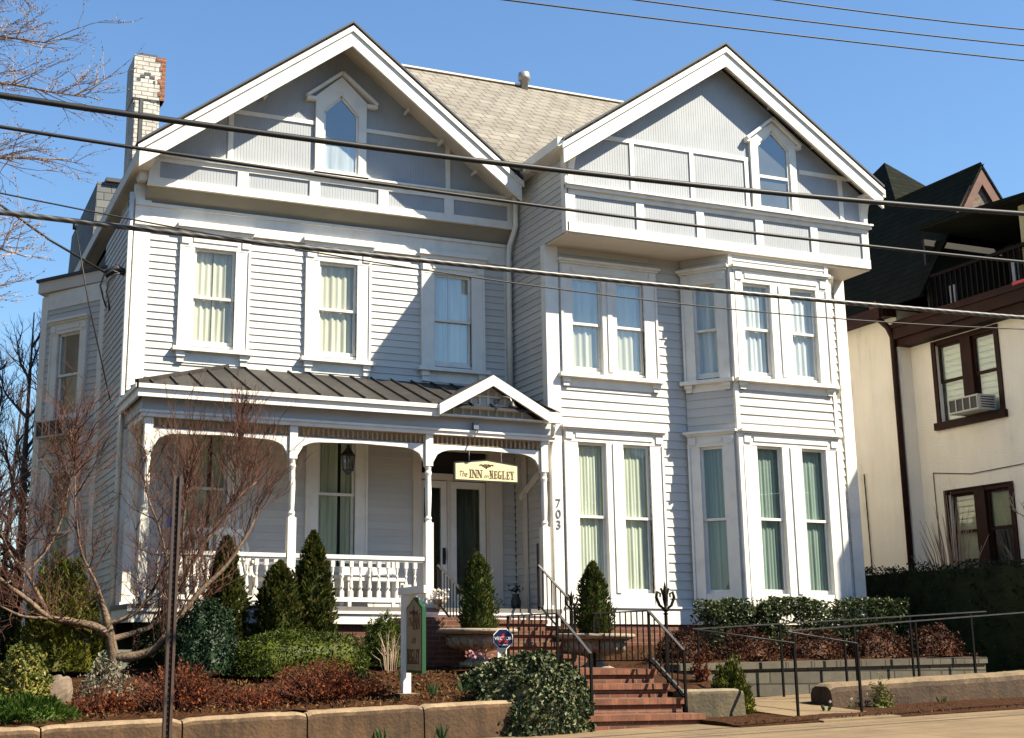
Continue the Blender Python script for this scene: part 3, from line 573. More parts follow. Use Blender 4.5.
# ---- left gable
mb = MB()
def lz(a): return 9.17 - abs(a + 3.18) * .755 - .1
mb.prism(FG, [(-6.2, 6.7), (-.03, 6.7), (-.03, lz(-.03)), (-3.18, lz(-3.18)), (-6.2, lz(-6.2))], -.08, 0)
mb.box(FG, -6.15, -.1, -.08, .0, 6.34, 6.7); mb.build('gable_wall', M['bead'], inn)
mb = MB()
mb.box(FG, -6.21, -.03, -.08, .03, 6.27, 6.40); mb.box(FG, -6.21, -.03, 0, .03, 6.66, 6.73); mb.box(FG, -6.23, -.03, 0, .07, 6.73, 6.78); mb.box(FG, -6.25, -.03, 0, .10, 6.78, 6.81)
mb.box(FG, -6.22, -.03, .0, .05, 6.265, 6.31)
for a in (-6.21, -4.83, -3.66, -2.5, -1.35, -.20): mb.box(FG, a, a + .17, 0, .026, 6.40, 6.66)
mb.box(FG, -5.1, -3.6, 0, .024, 7.62, 7.685); mb.box(FG, -2.72, -1.1, 0, .024, 7.62, 7.685)
for a, t in ((-5.0, 7.6), (-1.32, 7.62)): mb.box(FG, a, a + .08, 0, .022, 6.81, t)
# left return of the overhang and its bracket
mb.wbox(-6.34, -6.215, .99, 1.30, 6.35, 6.95)
mb.build('gable_trim', M['trim'], inn)
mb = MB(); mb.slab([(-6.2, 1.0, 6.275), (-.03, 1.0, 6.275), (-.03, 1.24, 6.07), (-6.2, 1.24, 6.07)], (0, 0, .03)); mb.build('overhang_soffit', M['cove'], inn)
# ---- roofs
def gable_roof(xm, z, dxl, dxr, k, y0, y1, thick=.1):
    mb = MB()
    zl, zr = z - dxl * k, z - dxr * k
    mb.slab([(xm, y0, z), (xm - dxl, y0, zl), (xm - dxl, y1, zl), (xm, y1, z)], (0, 0, -thick)); mb.slab([(xm, y0, z), (xm + dxr, y0, zr), (xm + dxr, y1, zr), (xm, y1, z)], (0, 0, -thick))
    return mb
mb = gable_roof(2.9, 9.25 + .03, 3.08, 3.03, .69, -1.0, 9.5, .07); mb.build('gable_roof', M['shingle'], inn)
mb = gable_roof(-3.18, 9.20, 3.24, 2.98, .755, .38, 9.5, .07); mb.build('gable_roof', M['shingle'], inn)
def rake(xm, z, dxl, dxr, k, y, wv=.33):
    mb = MB()
    for dx in (-dxl, dxr):
        e = z - abs(dx) * k; s = 1 if dx > 0 else -1
        mb.slab([(xm, y, z - .05), (xm + dx, y, e - .05), (xm + dx, y, e - .05 - wv), (xm, y, z - .05 - wv)], (0, -.045, 0))
        mb.slab([(xm, y - .045, z - .045), (xm + dx + s * .03, y - .045, e - .06), (xm + dx + s * .03, y - .045, e - .15), (xm, y - .045, z - .135)], (0, -.03, 0))
    return mb
rake(2.9, 9.25, 3.08, 3.05, .69, -1.0).build('rake_board', M['trim'], inn)
rake(-3.18, 9.17, 3.28, 2.95, .755, .38).build('rake_board', M['trim'], inn)
mb = MB()      # dark roofing edge above the rakes
for xm, z, dl, dr, k, y in ((2.9, 9.29, 3.10, 3.07, .69, -1.08), (-3.18, 9.21, 3.32, 2.97, .755, .30)):
    for dx in (-dl, dr): mb.slab([(xm, y, z), (xm + dx, y, z - abs(dx) * k), (xm + dx, y, z - abs(dx) * k - .035), (xm, y, z - .035)], (0, .3, 0))
mb.build('roof_edge', M['slate'], inn)
mb = MB()      # soffit boards under the rakes
for xm, z, dl, dr, k, y0, y1 in ((2.9, 9.1, 3.06, 3.03, .69, -.99, -.73), (-3.18, 9.0, 3.26, 2.95, .755, .39, 1.0)):
    for dx in (-dl, dr): mb.slab([(xm, y0, z), (xm + dx, y0, z - abs(dx) * k), (xm + dx, y1, z - abs(dx) * k), (xm, y1, z)], (0, 0, .05))
mb.build('rake_soffit', M['soffit'], inn)
for xs, zz, kk, y in ((3.9, 8.37, .69, -.76), (4.75, 7.79, .69, -.76), (5.45, 7.3, .69, -.76), (-4.45, 7.93, .75, .97), (-2.05, 8.04, .75, .97), (-1.45, 7.58, .75, .97), (-.85, 7.13, .75, .97)):
    mb = MB(); mb.wbox(xs - .015, xs + .015, y - .20, y + .0, zz - .02, zz + .03); mb.build('lookout_block', M['trim'], inn)
# long eaves and gutters running back from the gables
mb = MB(); mb.wbox(-6.46, -6.41, .36, 9.2, 6.46, 6.64); mb.wbox(-6.41, -6.2, .40, 9.2, 6.48, 6.52); mb.build('eave_board', M['soffit'], inn)
mb = MB(); mb.wbox(-.27, -.15, -1.02, .95, 7.02, 7.17); mb.wbox(-.15, .02, -.98, .95, 7.03, 7.06); mb.build('gutter', M['trim'], inn)
mb = MB(); mb.wbox(5.93, 6.03, -1.02, 8, 6.98, 7.12); mb.wbox(5.80, 5.97, -.98, 8, 6.97, 7.0); mb.build('gutter', M['trim'], inn)
# main cross roof
mb = MB()
A, B_ = Vector((-1.0, 5, 10.85)), Vector((4.4, 5, 10.85))
mb.slab([A, B_, (5.9, 0.2, 7.1), (-.35, .2, 7.1), (-3.18, 2.82, 9.15)], (0, 0, -.08)); mb.slab([B_, A, (-3.18, 7.2, 9.15), (-.3, 10.5, 6.6), (5.9, 10.5, 6.6)], (0, 0, -.08))
mb.slab([A, (-3.18, 2.82, 9.15), (-3.18, 7.2, 9.15)], (0, 0, -.08)); mb.slab([B_, (5.9, .2, 7.1), (5.9, 10.5, 6.6)], (0, 0, -.08))
mb.build('main_roof', M['shingle'], inn)
mb = MB(); mb.bar((-1.1, 5, 10.86), (4.5, 5, 10.86), .16, .035); rf = mb.build('roof_ridge_cap', M['soffit'], inn)
mb = MB(); mb.wbox(1.85, 2.2, 5.1, 5.4, 10.6, 10.93); mb.build('roof_vent', M['trim'], inn)
mb = MB(); mb.lathe((2.12, 4.9, 10.7), [(.08, 0), (.08, .24), (.12, .24), (.13, .32), (.11, .42), (.04, .45)], 14); mb.build('vent_cap', M['galv'], inn, True)
mb = MB(); mb.bar((-.16, .60, 7.06), (-.42, .36, 7.0), .2, .03); mb.build('valley_flashing', M['slate'], inn)
# chimney
mb = MB(); Y0, Y1 = 2.3, 2.95
mb.wbox(-6.29, -5.86, Y0, Y1, 6.2, 8.22); mb.wbox(-6.31, -5.80, Y0 - .03, Y1 + .03, 8.2, 8.95); mb.wbox(-6.27, -6.21, Y0 - .035, Y0, 6.2, 8.15)
mb.wbox(-6.13, -5.92, Y0 - .03, Y0, 6.5, 8.15)
ch = mb.build('chimney', M['whitebrick'], inn)
mb = MB(); 
for i in range(9): mb.wbox((-5.865, -5.90, -5.85, -5.87, -5.91, -5.86, -5.845, -5.89, -5.87)[i], -5.792, Y0 - .04, Y0 + .2, 8.2 + i * .075, 8.275 + i * .075 - .001)
mb.wbox(-5.95, -5.792, Y0 - .04, Y0 + .2, 8.88, 8.955); mb.build('bare_brick_corner', M['orangebrick'], ch)
mb = MB()
for x0, x1, z in ((-6.35, -6.28, 8.5), (-6.29, -6.19, 8.56), (-6.21, -6.08, 8.61), (-6.10, -6.0, 8.56), (-6.02, -5.98, 8.48)): mb.wbox(x0 * .8 - 1.17, x1 * .8 - 1.17, Y0 - .037, Y0, z, z + .05)
mb.wbox(-6.19, -6.14, Y0 - .037, Y0, 6.8, 8.18); mb.wbox(-6.02, -5.93, Y0 - .037, Y0, 8.15, 8.19)  # dark strips laid along the recess groove and in an arch
mb.build('dark_chimney_strip', M['slate'], ch)
mb = MB(); mb.wbox(-6.22, -5.92, Y0 + .1, Y1 - .1, 8.95, 9.05); mb.build('flue', M['slate'], ch)
# downspouts
mb = MB(); mb.tube([(-.22, .78, 7.03), (-.2, .79, 6.88), (-.09, .87, 6.72), (-.09, .88, 6.3), (-.12, 1.06, 6.02), (-.11, 1.13, 5.85), (-.11, 1.14, 3.2)], .045, 8); mb.build('downspout', M['trim'], inn, True)
mb = MB(); mb.tube([(-.14, -.42, 2.78), (-.12, -.36, 2.68), (-.05, -.2, 2.6), (-.03, -.12, 2.5), (-.03, -.11, 2.3), (-.05, -.10, .0)], .035, 8); mb.build('downspout', M['trim'], inn, True)
mb = MB(); mb.tube([(-6.40, 1.22, 6.2), (-6.40, 1.22, -.5)], .035, 8); mb.build('downspout', M['trim'], inn, True)
# electric service head on the left corner
mb = MB(); mb.tube([(-6.42, 1.35, 4.95), (-6.55, 1.35, 5.02), (-6.72, 1.36, 4.9)], .06, 8); mb.tube([(-6.45, 1.3, 4.95), (-6.58, 1.3, 4.90), (-6.66, 1.31, 4.78), (-6.68, 1.32, 4.62), (-6.64, 1.34, 4.48), (-6.62, 1.4, 4.36)], .018, 6); mb.tube([(-6.5, 1.3, 4.92), (-6.62, 1.3, 4.96), (-6.74, 1.32, 4.88), (-6.78, 1.36, 4.72), (-6.72, 1.42, 4.56), (-6.66, 1.5, 4.44)], .015, 6); mb.build('service_head', M['black'], inn, True)
# house number
def text_mesh(body, size, mat, name, parent, fr_o, ux, uz, ext=.004, shear=0, sx=1, align='CENTER', spacing=1):
    cu = bpy.data.curves.new(name, 'FONT'); cu.body = body; cu.size = size; cu.extrude = ext; cu.align_x = align; cu.align_y = 'CENTER'; cu.shear = shear; cu.space_character = spacing; cu.resolution_u = 3
    o = bpy.data.objects.new(name, cu); COL.objects.link(o); dg = bpy.context.evaluated_depsgraph_get(); dg.update()
    me = bpy.data.meshes.new_from_object(o.evaluated_get(dg)); COL.objects.unlink(o); bpy.data.objects.remove(o)
    ux = Vector(ux).normalized() * sx; uz = Vector(uz).normalized(); un = ux.cross(uz).normalized(); po = ORG[parent]
    for v in me.vertices:
        q = Vector(fr_o) + ux * v.co.x + uz * v.co.y + un * v.co.z - po; v.co = q
    me.materials.clear(); me.materials.append(mat); me.name = name
    ob = bpy.data.objects.new(name, me); COL.objects.link(ob); ob.parent = parent; ORG[ob] = po
    return ob
for i, ch_ in enumerate('703'): text_mesh(ch_, .19, M['numgrey'], 'house_number', inn, (.105, -.042, 1.60 - i * .165), (1, 0, 0), (0, 0, 1), .006)
# ---- porch
mb = MB(); mb.wbox(-6.42, -.0, -.3, 1.22, -.06, 0); mb.build('porch_deck', M['decking'], inn)
mb = MB(); mb.wbox(-6.40, -.03, -.29, -.25, -.24, -.062); mb.wbox(-6.40, -6.36, -.25, 1.2, -.24, -.062); mb.wbox(-6.42, -.03, -.315, -.29, -.10, -.062); mb.build('deck_fascia', M['trim'], inn)
mb = MB(); mb.wbox(-6.3, -2.0, -.22, -.12, -1.2, -.24); mb.wbox(-.45, -.03, -.22, -.1, -1.2, -.24); mb.build('foundation', M['brick'], inn)
def post(x, y=-.15):
    mb = MB(); mb.wbox(x - .06, x + .06, y - .06, y + .06, 0, 1.22); mb.wbox(x - .057, x + .057, y - .057, y + .057, 2.05, 2.52)
    mb.lathe((x, y, 0), [(.056, 1.22), (.042, 1.25), (.055, 1.28), (.038, 1.32), (.046, 1.5), (.05, 1.65), (.042, 1.9), (.054, 1.95), (.04, 1.99), (.056, 2.05)], 12)
    mb.wbox(x - .085, x + .085, y - .085, y + .085, 0, .06); return mb.build('porch_post', M['trim'], inn)
PX_ = (-6.23, -4.17, -2.09, -.19)
for x in PX_: post(x)
post(-6.23, 1.1)
mb = MB(); fp = front(-.2)
mb.box(fp, -6.34, -.02, -.04, .045, 2.52, 2.60); mb.box(fp, -6.36, -.02, -.04, .07, 2.575, 2.61)
mb.wbox(-6.30, -6.20, -.2, 1.24, 2.52, 2.61)
mb.build('porch_beam', M['trim'], inn)
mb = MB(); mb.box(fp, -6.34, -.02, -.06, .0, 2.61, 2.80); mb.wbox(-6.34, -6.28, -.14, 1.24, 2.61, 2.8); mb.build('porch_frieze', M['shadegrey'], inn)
mb = MB()
for x0, x1 in zip(PX_, PX_[1:]):
    n = int((x1 - x0) / .075)
    mb = MB()
    for i in range(1, n): mb.wbox(x0 + i * .075 - .014, x0 + i * .075 + .014, -.165, -.135, 2.38, 2.52)
    mb.wbox(x0 + .06, x1 - .06, -.17, -.13, 2.505, 2.52); mb.wbox(x0 + .06, x1 - .06, -.17, -.13, 2.38, 2.395); mb.build('spindle_frieze', M['tan'], inn)
for x0, x1 in zip(PX_, PX_[1:]):
    a0, a1 = x0 + .066, x1 - .066; n = 24; top = 2.39; pts = []
    for i in range(n + 1):
        a = a0 + (a1 - a0) * i / n; e = min(a - a0, a1 - a); z = 2.30 - .012 * 0
        if e < .32: z = 2.30 - .20 * (1 - math.sqrt(max(0, 1 - ((.32 - e) / .32) ** 2)))
        pts.append((a, z + .03 * (1 - abs(2 * i / n - 1))))
    mb = MB()
    for (p, q) in zip(pts, pts[1:]):
        P = fp.p; mb.hexa([P(p[0], .07 - .15, p[1]), P(q[0], .07 - .15, q[1]), P(q[0], -.03, q[1]), P(p[0], -.03, p[1]), P(p[0], -.08, top), P(q[0], -.08, top), P(q[0], -.03, top), P(p[0], -.03, top)])
    mb.build('arch_bracket', M['trim'], inn)
# eaves, ceiling and standing-seam roof
mb = MB(); mb.wbox(-6.44, -2.02, -.43, -.39, 2.76, 2.93); mb.wbox(-6.44, -6.40, -.39, 1.24, 2.76, 2.93); mb.wbox(-6.47, -2.02, -.47, -.43, 2.87, 2.93); mb.wbox(-6.48, -6.44, -.47, 1.24, 2.87, 2.93); mb.wbox(-.30, -.02, -.47, -.39, 2.77, 2.93)
mb.wbox(-6.40, -.02, -.39, -.26, 2.79, 2.81); mb.build('porch_eave', M['trim'], inn)
mb = MB(); mb.wbox(-6.30, -.02, -.13, 1.23, 2.62, 2.64); mb.build('porch_ceiling', M['ceil'], inn)
mb = MB(); E0, E1, T0, T1 = Vector((-6.47, -.46, 2.935)), Vector((-.02, -.46, 2.935)), Vector((-4.82, 1.24, 3.60)), Vector((-.02, 1.24, 3.60))
mb.slab([E0, E1, T1, T0], (0, 0, -.04)); mb.slab([E0, T0, (-6.47, 1.24, 2.935)], (0, 0, -.04))
pr = mb.build('porch_roof', M['seam'], inn)
mb = MB(); x = -6.25
while x < -.1:
    y1 = 1.24 if x > -4.82 else -.46 + 1.70 * (x + 6.47) / 1.65
    z1 = 2.935 + .665 * (y1 + .46) / 1.70; mb.bar((x, -.46, 2.945), (x, y1, z1 + .01), .02, .04); x += .34
for y in (.0, .42, .84):
    x1 = -6.47 + 1.65 * (y + .46) / 1.70; mb.bar((-6.47, y, 2.95), (x1, y, 2.95 + .665 * (y + .46) / 1.7), .028, .05)
mb.bar((-6.47, -.46, 2.955), (-4.82, 1.24, 3.62), .06, .05); mb.build('roof_seams', M['seam'], pr)
# small entrance gable
xa, za, x0, x1, zl = -1.18, 3.42, -2.05, -.26, 2.93
mb = MB()
for xe in (x0, x1):
    k = (za - zl) / abs(xa - xe)
    mb.slab([(xa, -.47, za), (xe, -.47, zl - .0), (xe, -.47, zl - .16), (xa, -.47, za - .16)], (0, -.05, 0)); mb.slab([(xa, -.42, za - .01), (xe, -.42, zl - .01), (xe, -.42, zl - .06), (xa, -.42, za - .06)], (0, .16, 0))
mb.build('porch_gable_rake', M['trim'], inn)
mb = MB()
for xe in (x0, x1): mb.slab([(xa, -.5, za + .02), (xe, -.5, zl + .02), (xe, .9, zl + .02), (xa, .9, za + .02)], (0, 0, -.02))
mb.build('porch_gable_roof', M['seam'], inn)
mb = MB(); fy = front(-.30); mb.prism(fy, [(x0 + .1, 2.81), (x1 - .1, 2.81), (xa, za - .10)], -.04, 0); mb.build('porch_gable_panel', M['siding'], inn)
mb = MB()
for i in range(-5, 6):
    x = xa + i * .14; t = za - .14 - abs(x - xa) * .62
    if t > 2.86: mb.box(fy, x - .016, x + .016, 0, .02, 2.83, t)
for z in (2.97, 3.11, 3.25):
    h = (za - .16 - z) / .62
    if h > .08: mb.box(fy, xa - h, xa + h, .02, .035, z, z + .028)
mb.build('lattice', M['trim'], inn)
# railings with turned balusters
def railing(xa_, xb_):
    mb = MB(); y = -.15
    mb.wbox(xa_, xb_, y - .045, y + .045, .665, .72); mb.wbox(xa_, xb_, y - .03, y + .03, .64, .665); mb.wbox(xa_, xb_, y - .035, y + .035, .07, .13)
    r = mb.build('porch_railing', M['trim'], inn)
    n = round((xb_ - xa_) / .135); me = None
    for i in range(1, n):
        x = xa_ + (xb_ - xa_) * i / n
        if me is None:
            k = MB(); k.wbox(-.027, .027, -.027, .027, .13, .22); k.wbox(-.027, .027, -.027, .027, .55, .64)
            k.lathe((0, 0, 0), [(.027, .22), (.014, .235), (.03, .27), (.024, .34), (.013, .40), (.022, .43), (.015, .46), (.027, .55)], 8)
            o = k.build('baluster', M['trim']); me = o.data; bpy.data.objects.remove(o)
        o = bpy.data.objects.new('baluster', me); COL.objects.link(o); o.parent = r; o.location = (x, y, 0)
railing(-6.16, -4.24); railing(-4.10, -2.16)
# ---- front doors
mb = MB(); mb.box(FL, -1.80, -1.66, -.1, .05, 0, 2.55); mb.box(FL, -.48, -.26, -.1, .05, 0, 2.55); mb.box(FL, -1.66, -.48, -.1, .03, 2.05, 2.14); mb.box(FL, -1.82, -.24, 0, .07, 2.50, 2.60); mb.box(FL, -1.16, -1.10, -.18, -.09, 0, 2.05); mb.build('door_frame', M['soffit'], inn)
mb = MB(); mb.box(FL, -1.66, -.48, -.12, -.1, 2.14, 2.5); mb.build('transom_pane', M['dark'], inn)
for a0, a1, hs in ((-1.655, -1.165, 1), (-1.095, -.485, 0)):
    mb = MB(); s = .10; b0, b1 = -.16, -.11
    mb.box(FL, a0, a0 + s, b0, b1, .01, 2.04); mb.box(FL, a1 - s, a1, b0, b1, .01, 2.04); mb.box(FL, a0 + s, a1 - s, b0, b1, 1.93, 2.04); mb.box(FL, a0 + s, a1 - s, b0, b1, .01, .26)
    dr = mb.build('door', M['trim'], inn)
    g = MB(); g.box(FL, a0 + s, a1 - s, -.14, -.13, .26, 1.93); g.build('pane', M['glassd'], dr)
    if hs: k = MB(); k.box(FL, a1 - .075, a1 - .025, b1, b1 + .015, .72, .98); k.tube([FL.p(a1 - .05, b1 + .01, .76), FL.p(a1 - .05, b1 + .06, .80), FL.p(a1 - .05, b1 + .06, .92), FL.p(a1 - .05, b1 + .01, .95)], .013, 6); k.build('handle', M['black'], dr)
mb = MB(); mb.wbox(-.05, -.03, .75, .88, 0, 2.62); mb.build('entry_trim', M['soffit'], inn)
mb = MB(); mb.bar((-.05, .3, 2.08), (-.05, .95, 1.78), .05, .08); mb.build('porch_brace', M['trim'], inn)
# ================================================================= GROUND
def zs(x): return -1.43 + .035 * (max(-45, min(45, x)) + 2)
def bed(x, y): return -1.20 + .035 * (x + 5) + .09 * (y + 4.9)
def sheet(name, x0, x1, y0, y1, fn, mat, nx=8, ny=8, jit=0, seed=1, kind='structure', skirt=0):
    mb = MB()
    for i in range(nx + 1):
        for j in range(ny + 1):
            x = x0 + (x1 - x0) * i / nx; y = y0 + (y1 - y0) * j / ny
            z = fn(x, y) + (noise.noise(Vector((x * 2.1, y * 2.1, seed))) * jit + noise.noise(Vector((x * 7, y * 7, seed))) * jit * .5 if jit else 0)
            mb.v.append((x, y, z))
    for i in range(nx):
        for j in range(ny):
            a = i * (ny + 1) + j; mb.f.append((a, a + ny + 1, a + ny + 2, a + 1)); mb.mi.append(0)
    if skirt:
        E = [i * (ny + 1) for i in range(nx + 1)] + [nx * (ny + 1) + j for j in range(ny + 1)] + [i * (ny + 1) + ny for i in range(nx, -1, -1)] + list(range(ny, -1, -1)); b0 = len(mb.v)
        for e in E: x, y, z = mb.v[e]; mb.v.append((x, y, z - skirt))
        for k in range(len(E) - 1): mb.f.append((E[k], b0 + k, b0 + k + 1, E[k + 1])); mb.mi.append(0)
    return tag(mb.build(name, mat, smooth=False if skirt else True), kind=kind)
sheet('ground', -500, 500, -500, 500, lambda x, y: zs(x) - .35, M['lawn'], 200, 20)
sheet('street', -45, 45, -24, -9.2, lambda x, y: zs(x) - .20, M['asphalt'], 30, 4)
sheet('sidewalk', -45, 45, -9.05, -4.6, lambda x, y: zs(x), M['walk'], 60, 6)
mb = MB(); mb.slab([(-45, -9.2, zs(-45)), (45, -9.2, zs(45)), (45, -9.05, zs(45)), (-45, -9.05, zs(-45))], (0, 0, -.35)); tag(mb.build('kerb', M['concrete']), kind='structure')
sheet('garden_bed', -14, -2.25, -4.84, -.2, lambda x, y: bed(x, y), M['mulch'], 110, 44, .05)
sheet('side_yard', -40, -6.5, -.2, 40, lambda x, y: bed(x, -.2) + .01, M['lawn'], 20, 20)
sheet('hedge_bed', .05, 6.0, -2.45, -.02, lambda x, y: -.78 + .018 * (x - .6) + .1 * (y + 2.45) + (0 if x > .6 else (x - .6) * .25), M['mulch'], 40, 20, .05, 3)
sheet('step_bed', -.74, .42, -4.45, -2.3, lambda x, y: -1.06 + .10 * (y + 4.5), M['mulch'], 10, 14, .04, 4)
sheet('planting_strip', -.75, 5.6, -5.75, -4.2, lambda x, y: zs(x) + .012 + .03 * min(1, max(0, (y + 5.75) * 3)) , M['mulch'], 60, 16, .010, 5, skirt=.08)
sheet('ramp_path', .30, 1.36, -5.80, -2.6, lambda x, y: zs(x) + .02 + .04 * (y + 5.80), M['walk'], 4, 8, skirt=.12)
sheet('path', 1.36, 9, -4.0, -2.55, lambda x, y: zs(1.36) + .10 + .045 * (x - 1.36) + .0 * y, M['walk'], 10, 3, skirt=.2)
mb = MB()
for x in (2.6, 3.9): pass
sheet('landing', -2.12, -.78, -4.18, -1.5, lambda x, y: -.80, M['stepbrick'], 4, 4)
sheet('urn_bed', -2.6, -.2, -2.9, -.2, lambda x, y: -.83, M['mulch'], 12, 12, .03, 6)
sheet('driveway', 6.2, 9.6, -4.6, 20, lambda x, y: zs(x) + .2, M['bouncedrive'], 4, 8)
# leaf litter and mulch chips on the beds
rng = random.Random(11); mb = MB()
for i in range(5200):
    x = rng.uniform(-9, -2.3); y = rng.uniform(-4.7, -2.0); mb.leaf((x, y, bed(x, y) + .02 + rng.random() * .02), rng.uniform(.03, .07), rng.uniform(.015, .03), rng, up=(0, 0, .2))
for i in range(1300):
    x = rng.uniform(-.7, 5.4); y = rng.uniform(-5.7, -4.6); mb.leaf((x, y, zs(x) + .035), rng.uniform(.02, .05), rng.uniform(.012, .025), rng, up=(0, 0, .2))
for i in range(900):
    x = rng.uniform(.2, 5.9); y = rng.uniform(-2.4, -1); mb.leaf((x, y, -.74 + .018 * (x - .6) + .1 * (y + 2.45)), rng.uniform(.03, .06), rng.uniform(.015, .03), rng, up=(0, 0, .2))
tag(mb.build('leaf_litter', M['litter']), 'dry brown leaf litter and bark chips scattered on the beds', 'leaf litter', kind='stuff')

# ================================================================= WALLS AND STEPS
def rounded_block(mb, x0, x1, y0, y1, zb, zt, r=.06):
    """sloping wall block with rounded top edges; zb, zt are functions of x"""
    n = max(2, int((x1 - x0) / .05)); prof = [(y0 - .012, 0), (y0 - .012, .25), (y0 - .006, .5), (y0, 1), (y0 + r * .25, 1), (y0 + r * .6, 1), (y0 + r * 1.1, 1), (y1 - r, 1), (y1 - r * .3, 1), (y1, 1), (y1, 0)]
    dz = [0, .25, .55, -r, -r * .45, -r * .12, 0, 0, -r * .3, -r, None]; base = len(mb.v); m = len(prof)
    for i in range(n + 1):
        x = x0 + (x1 - x0) * i / n; e = r * .35 if i in (0, n) else (r * .1 if i in (1, n - 1) else 0)
        for (y, k), d in zip(prof, dz):
            h0 = zb(x); h1 = zt(x)
            z = h0 if d is None else (h0 + (h1 - h0) * d if k < 1 else h1 + d - e)
            if k > 0: z += noise.noise(Vector((x * 3, y * 3, 1))) * .007 + noise.noise(Vector((x * 17, y * 17, 2))) * .005
            mb.v.append((x, y + noise.noise(Vector((x * 2, z * 4, 7))) * .010 + noise.noise(Vector((x * 14, z * 14, 9))) * .006, z))
    for i in range(n):
        for j in range(m - 1):
            a = base + i * m + j; mb.f.append((a, a + m, a + m + 1, a + 1)); mb.mi.append(mb.k)
    mb.f.append(tuple(base + j for j in range(m))); mb.mi.append(mb.k); mb.f.append(tuple(base + n * m + j for j in range(m - 1, -1, -1))); mb.mi.append(mb.k)
zwl = lambda x: -1.185 + .037 * (x + 5.3)
t = thing('retaining_wall', (-6, -4.85, -1.5), 'low brown concrete kerb wall in jointed lengths holding the left flower bed', 'wall')
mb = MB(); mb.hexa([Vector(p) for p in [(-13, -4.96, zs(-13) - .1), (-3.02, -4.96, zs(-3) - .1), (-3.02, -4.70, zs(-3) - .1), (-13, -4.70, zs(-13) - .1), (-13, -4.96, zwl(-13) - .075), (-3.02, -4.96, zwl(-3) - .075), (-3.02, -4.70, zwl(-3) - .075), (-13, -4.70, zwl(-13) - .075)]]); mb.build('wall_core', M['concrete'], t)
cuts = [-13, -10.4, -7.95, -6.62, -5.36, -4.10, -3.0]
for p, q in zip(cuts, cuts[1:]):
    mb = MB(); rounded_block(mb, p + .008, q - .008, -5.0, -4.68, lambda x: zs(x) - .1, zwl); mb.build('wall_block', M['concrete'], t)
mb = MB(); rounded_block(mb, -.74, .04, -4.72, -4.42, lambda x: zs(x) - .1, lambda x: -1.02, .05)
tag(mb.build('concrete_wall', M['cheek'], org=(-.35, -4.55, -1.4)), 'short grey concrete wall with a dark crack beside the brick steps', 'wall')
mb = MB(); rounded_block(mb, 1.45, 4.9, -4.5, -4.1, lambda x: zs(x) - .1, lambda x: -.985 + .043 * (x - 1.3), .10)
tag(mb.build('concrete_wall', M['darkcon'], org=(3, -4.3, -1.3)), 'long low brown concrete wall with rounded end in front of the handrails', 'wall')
mb = MB(); mb.slab([(.35, -2.75, -1.4), (5.75, -2.75, -1.2), (5.75, -2.45, -1.2), (.35, -2.45, -1.4)], (0, 0, .5)) if False else None
t = thing('block_wall', (3, -2.6, -1.2), 'grey split-faced block wall with a flat cap below the clipped hedge', 'wall')
mb = MB(); mb.hexa([Vector(p) for p in [(.42, -2.72, -1.35), (5.62, -2.72, -1.15), (5.62, -2.42, -1.15), (.42, -2.42, -1.35), (.42, -2.72, -.85), (5.62, -2.72, -.76), (5.62, -2.42, -.76), (.42, -2.42, -.85)]]); mb.build('block_face', M['block'], t)
mb = MB()
for i in range(12):
    a = .40 + i * .4367; b_ = a + .43; f = lambda x: -.85 + .0173 * (x - .42)
    mb.hexa([Vector(p) for p in [(a, -2.755, f(a)), (b_, -2.755, f(b_)), (b_, -2.40, f(b_)), (a, -2.40, f(a)), (a, -2.755, f(a) + .085), (b_, -2.755, f(b_) + .085), (b_, -2.40, f(b_) + .085), (a, -2.40, f(a) + .085)]])
mb.build('cap_stone', M['block'], t)
# lower brick steps
t = thing('brick_steps', (-1.5, -4.5, -1.45), 'four red brick steps climbing from the pavement between black handrails', 'steps')
tops = [-1.275, -1.115, -.96, -.80]; fr_ = [-5.02, -4.74, -4.46, -4.18]; xl = [-2.2, -2.14, -2.13, -2.12]; xr = [-.70, -.78, -.80, -.80]
zb = -1.6
for i in range(4):
    mb = MB(); mb.wbox(xl[i] + .02, xr[i] - .02, fr_[i] + .035, -4.14, zb if i == 0 else tops[i - 1] - .02, tops[i] - .062); mb.build('riser', M['brick'], t)
    mb = MB(); mb.wbox(xl[i], xr[i], fr_[i], (fr_[i + 1] + .04) if i < 3 else -4.1, tops[i] - .062, tops[i]); mb.build('tread', M['stepbrick'], t)
# upper brick steps to the porch
t = thing('brick_steps', (-1.2, -.9, -.8), 'red brick steps between the two stone urns leading up to the porch', 'steps')
for i in range(4):
    z = -.80 + .16 * (i + 1); y = -1.50 + .30 * i
    mb = MB(); mb.wbox(-2.06, -.42, y + .03, -.22, z - .16, z - .06); mb.build('riser', M['brick'], t)
    mb = MB(); mb.wbox(-2.08, -.40, y, -.2 if i == 3 else y + .34, z - .06, z); mb.build('tread', M['stepbrick'], t)
mb = MB(); mb.wbox(-2.75, -2.08, -1.45, -.25, -1.1, -.16); mb.build('side_wall', M['brick'], t)
mb = MB(); mb.wbox(-.40, .0, -1.3, -.25, -1.1, -.30); mb.build('side_wall', M['brick'], t)

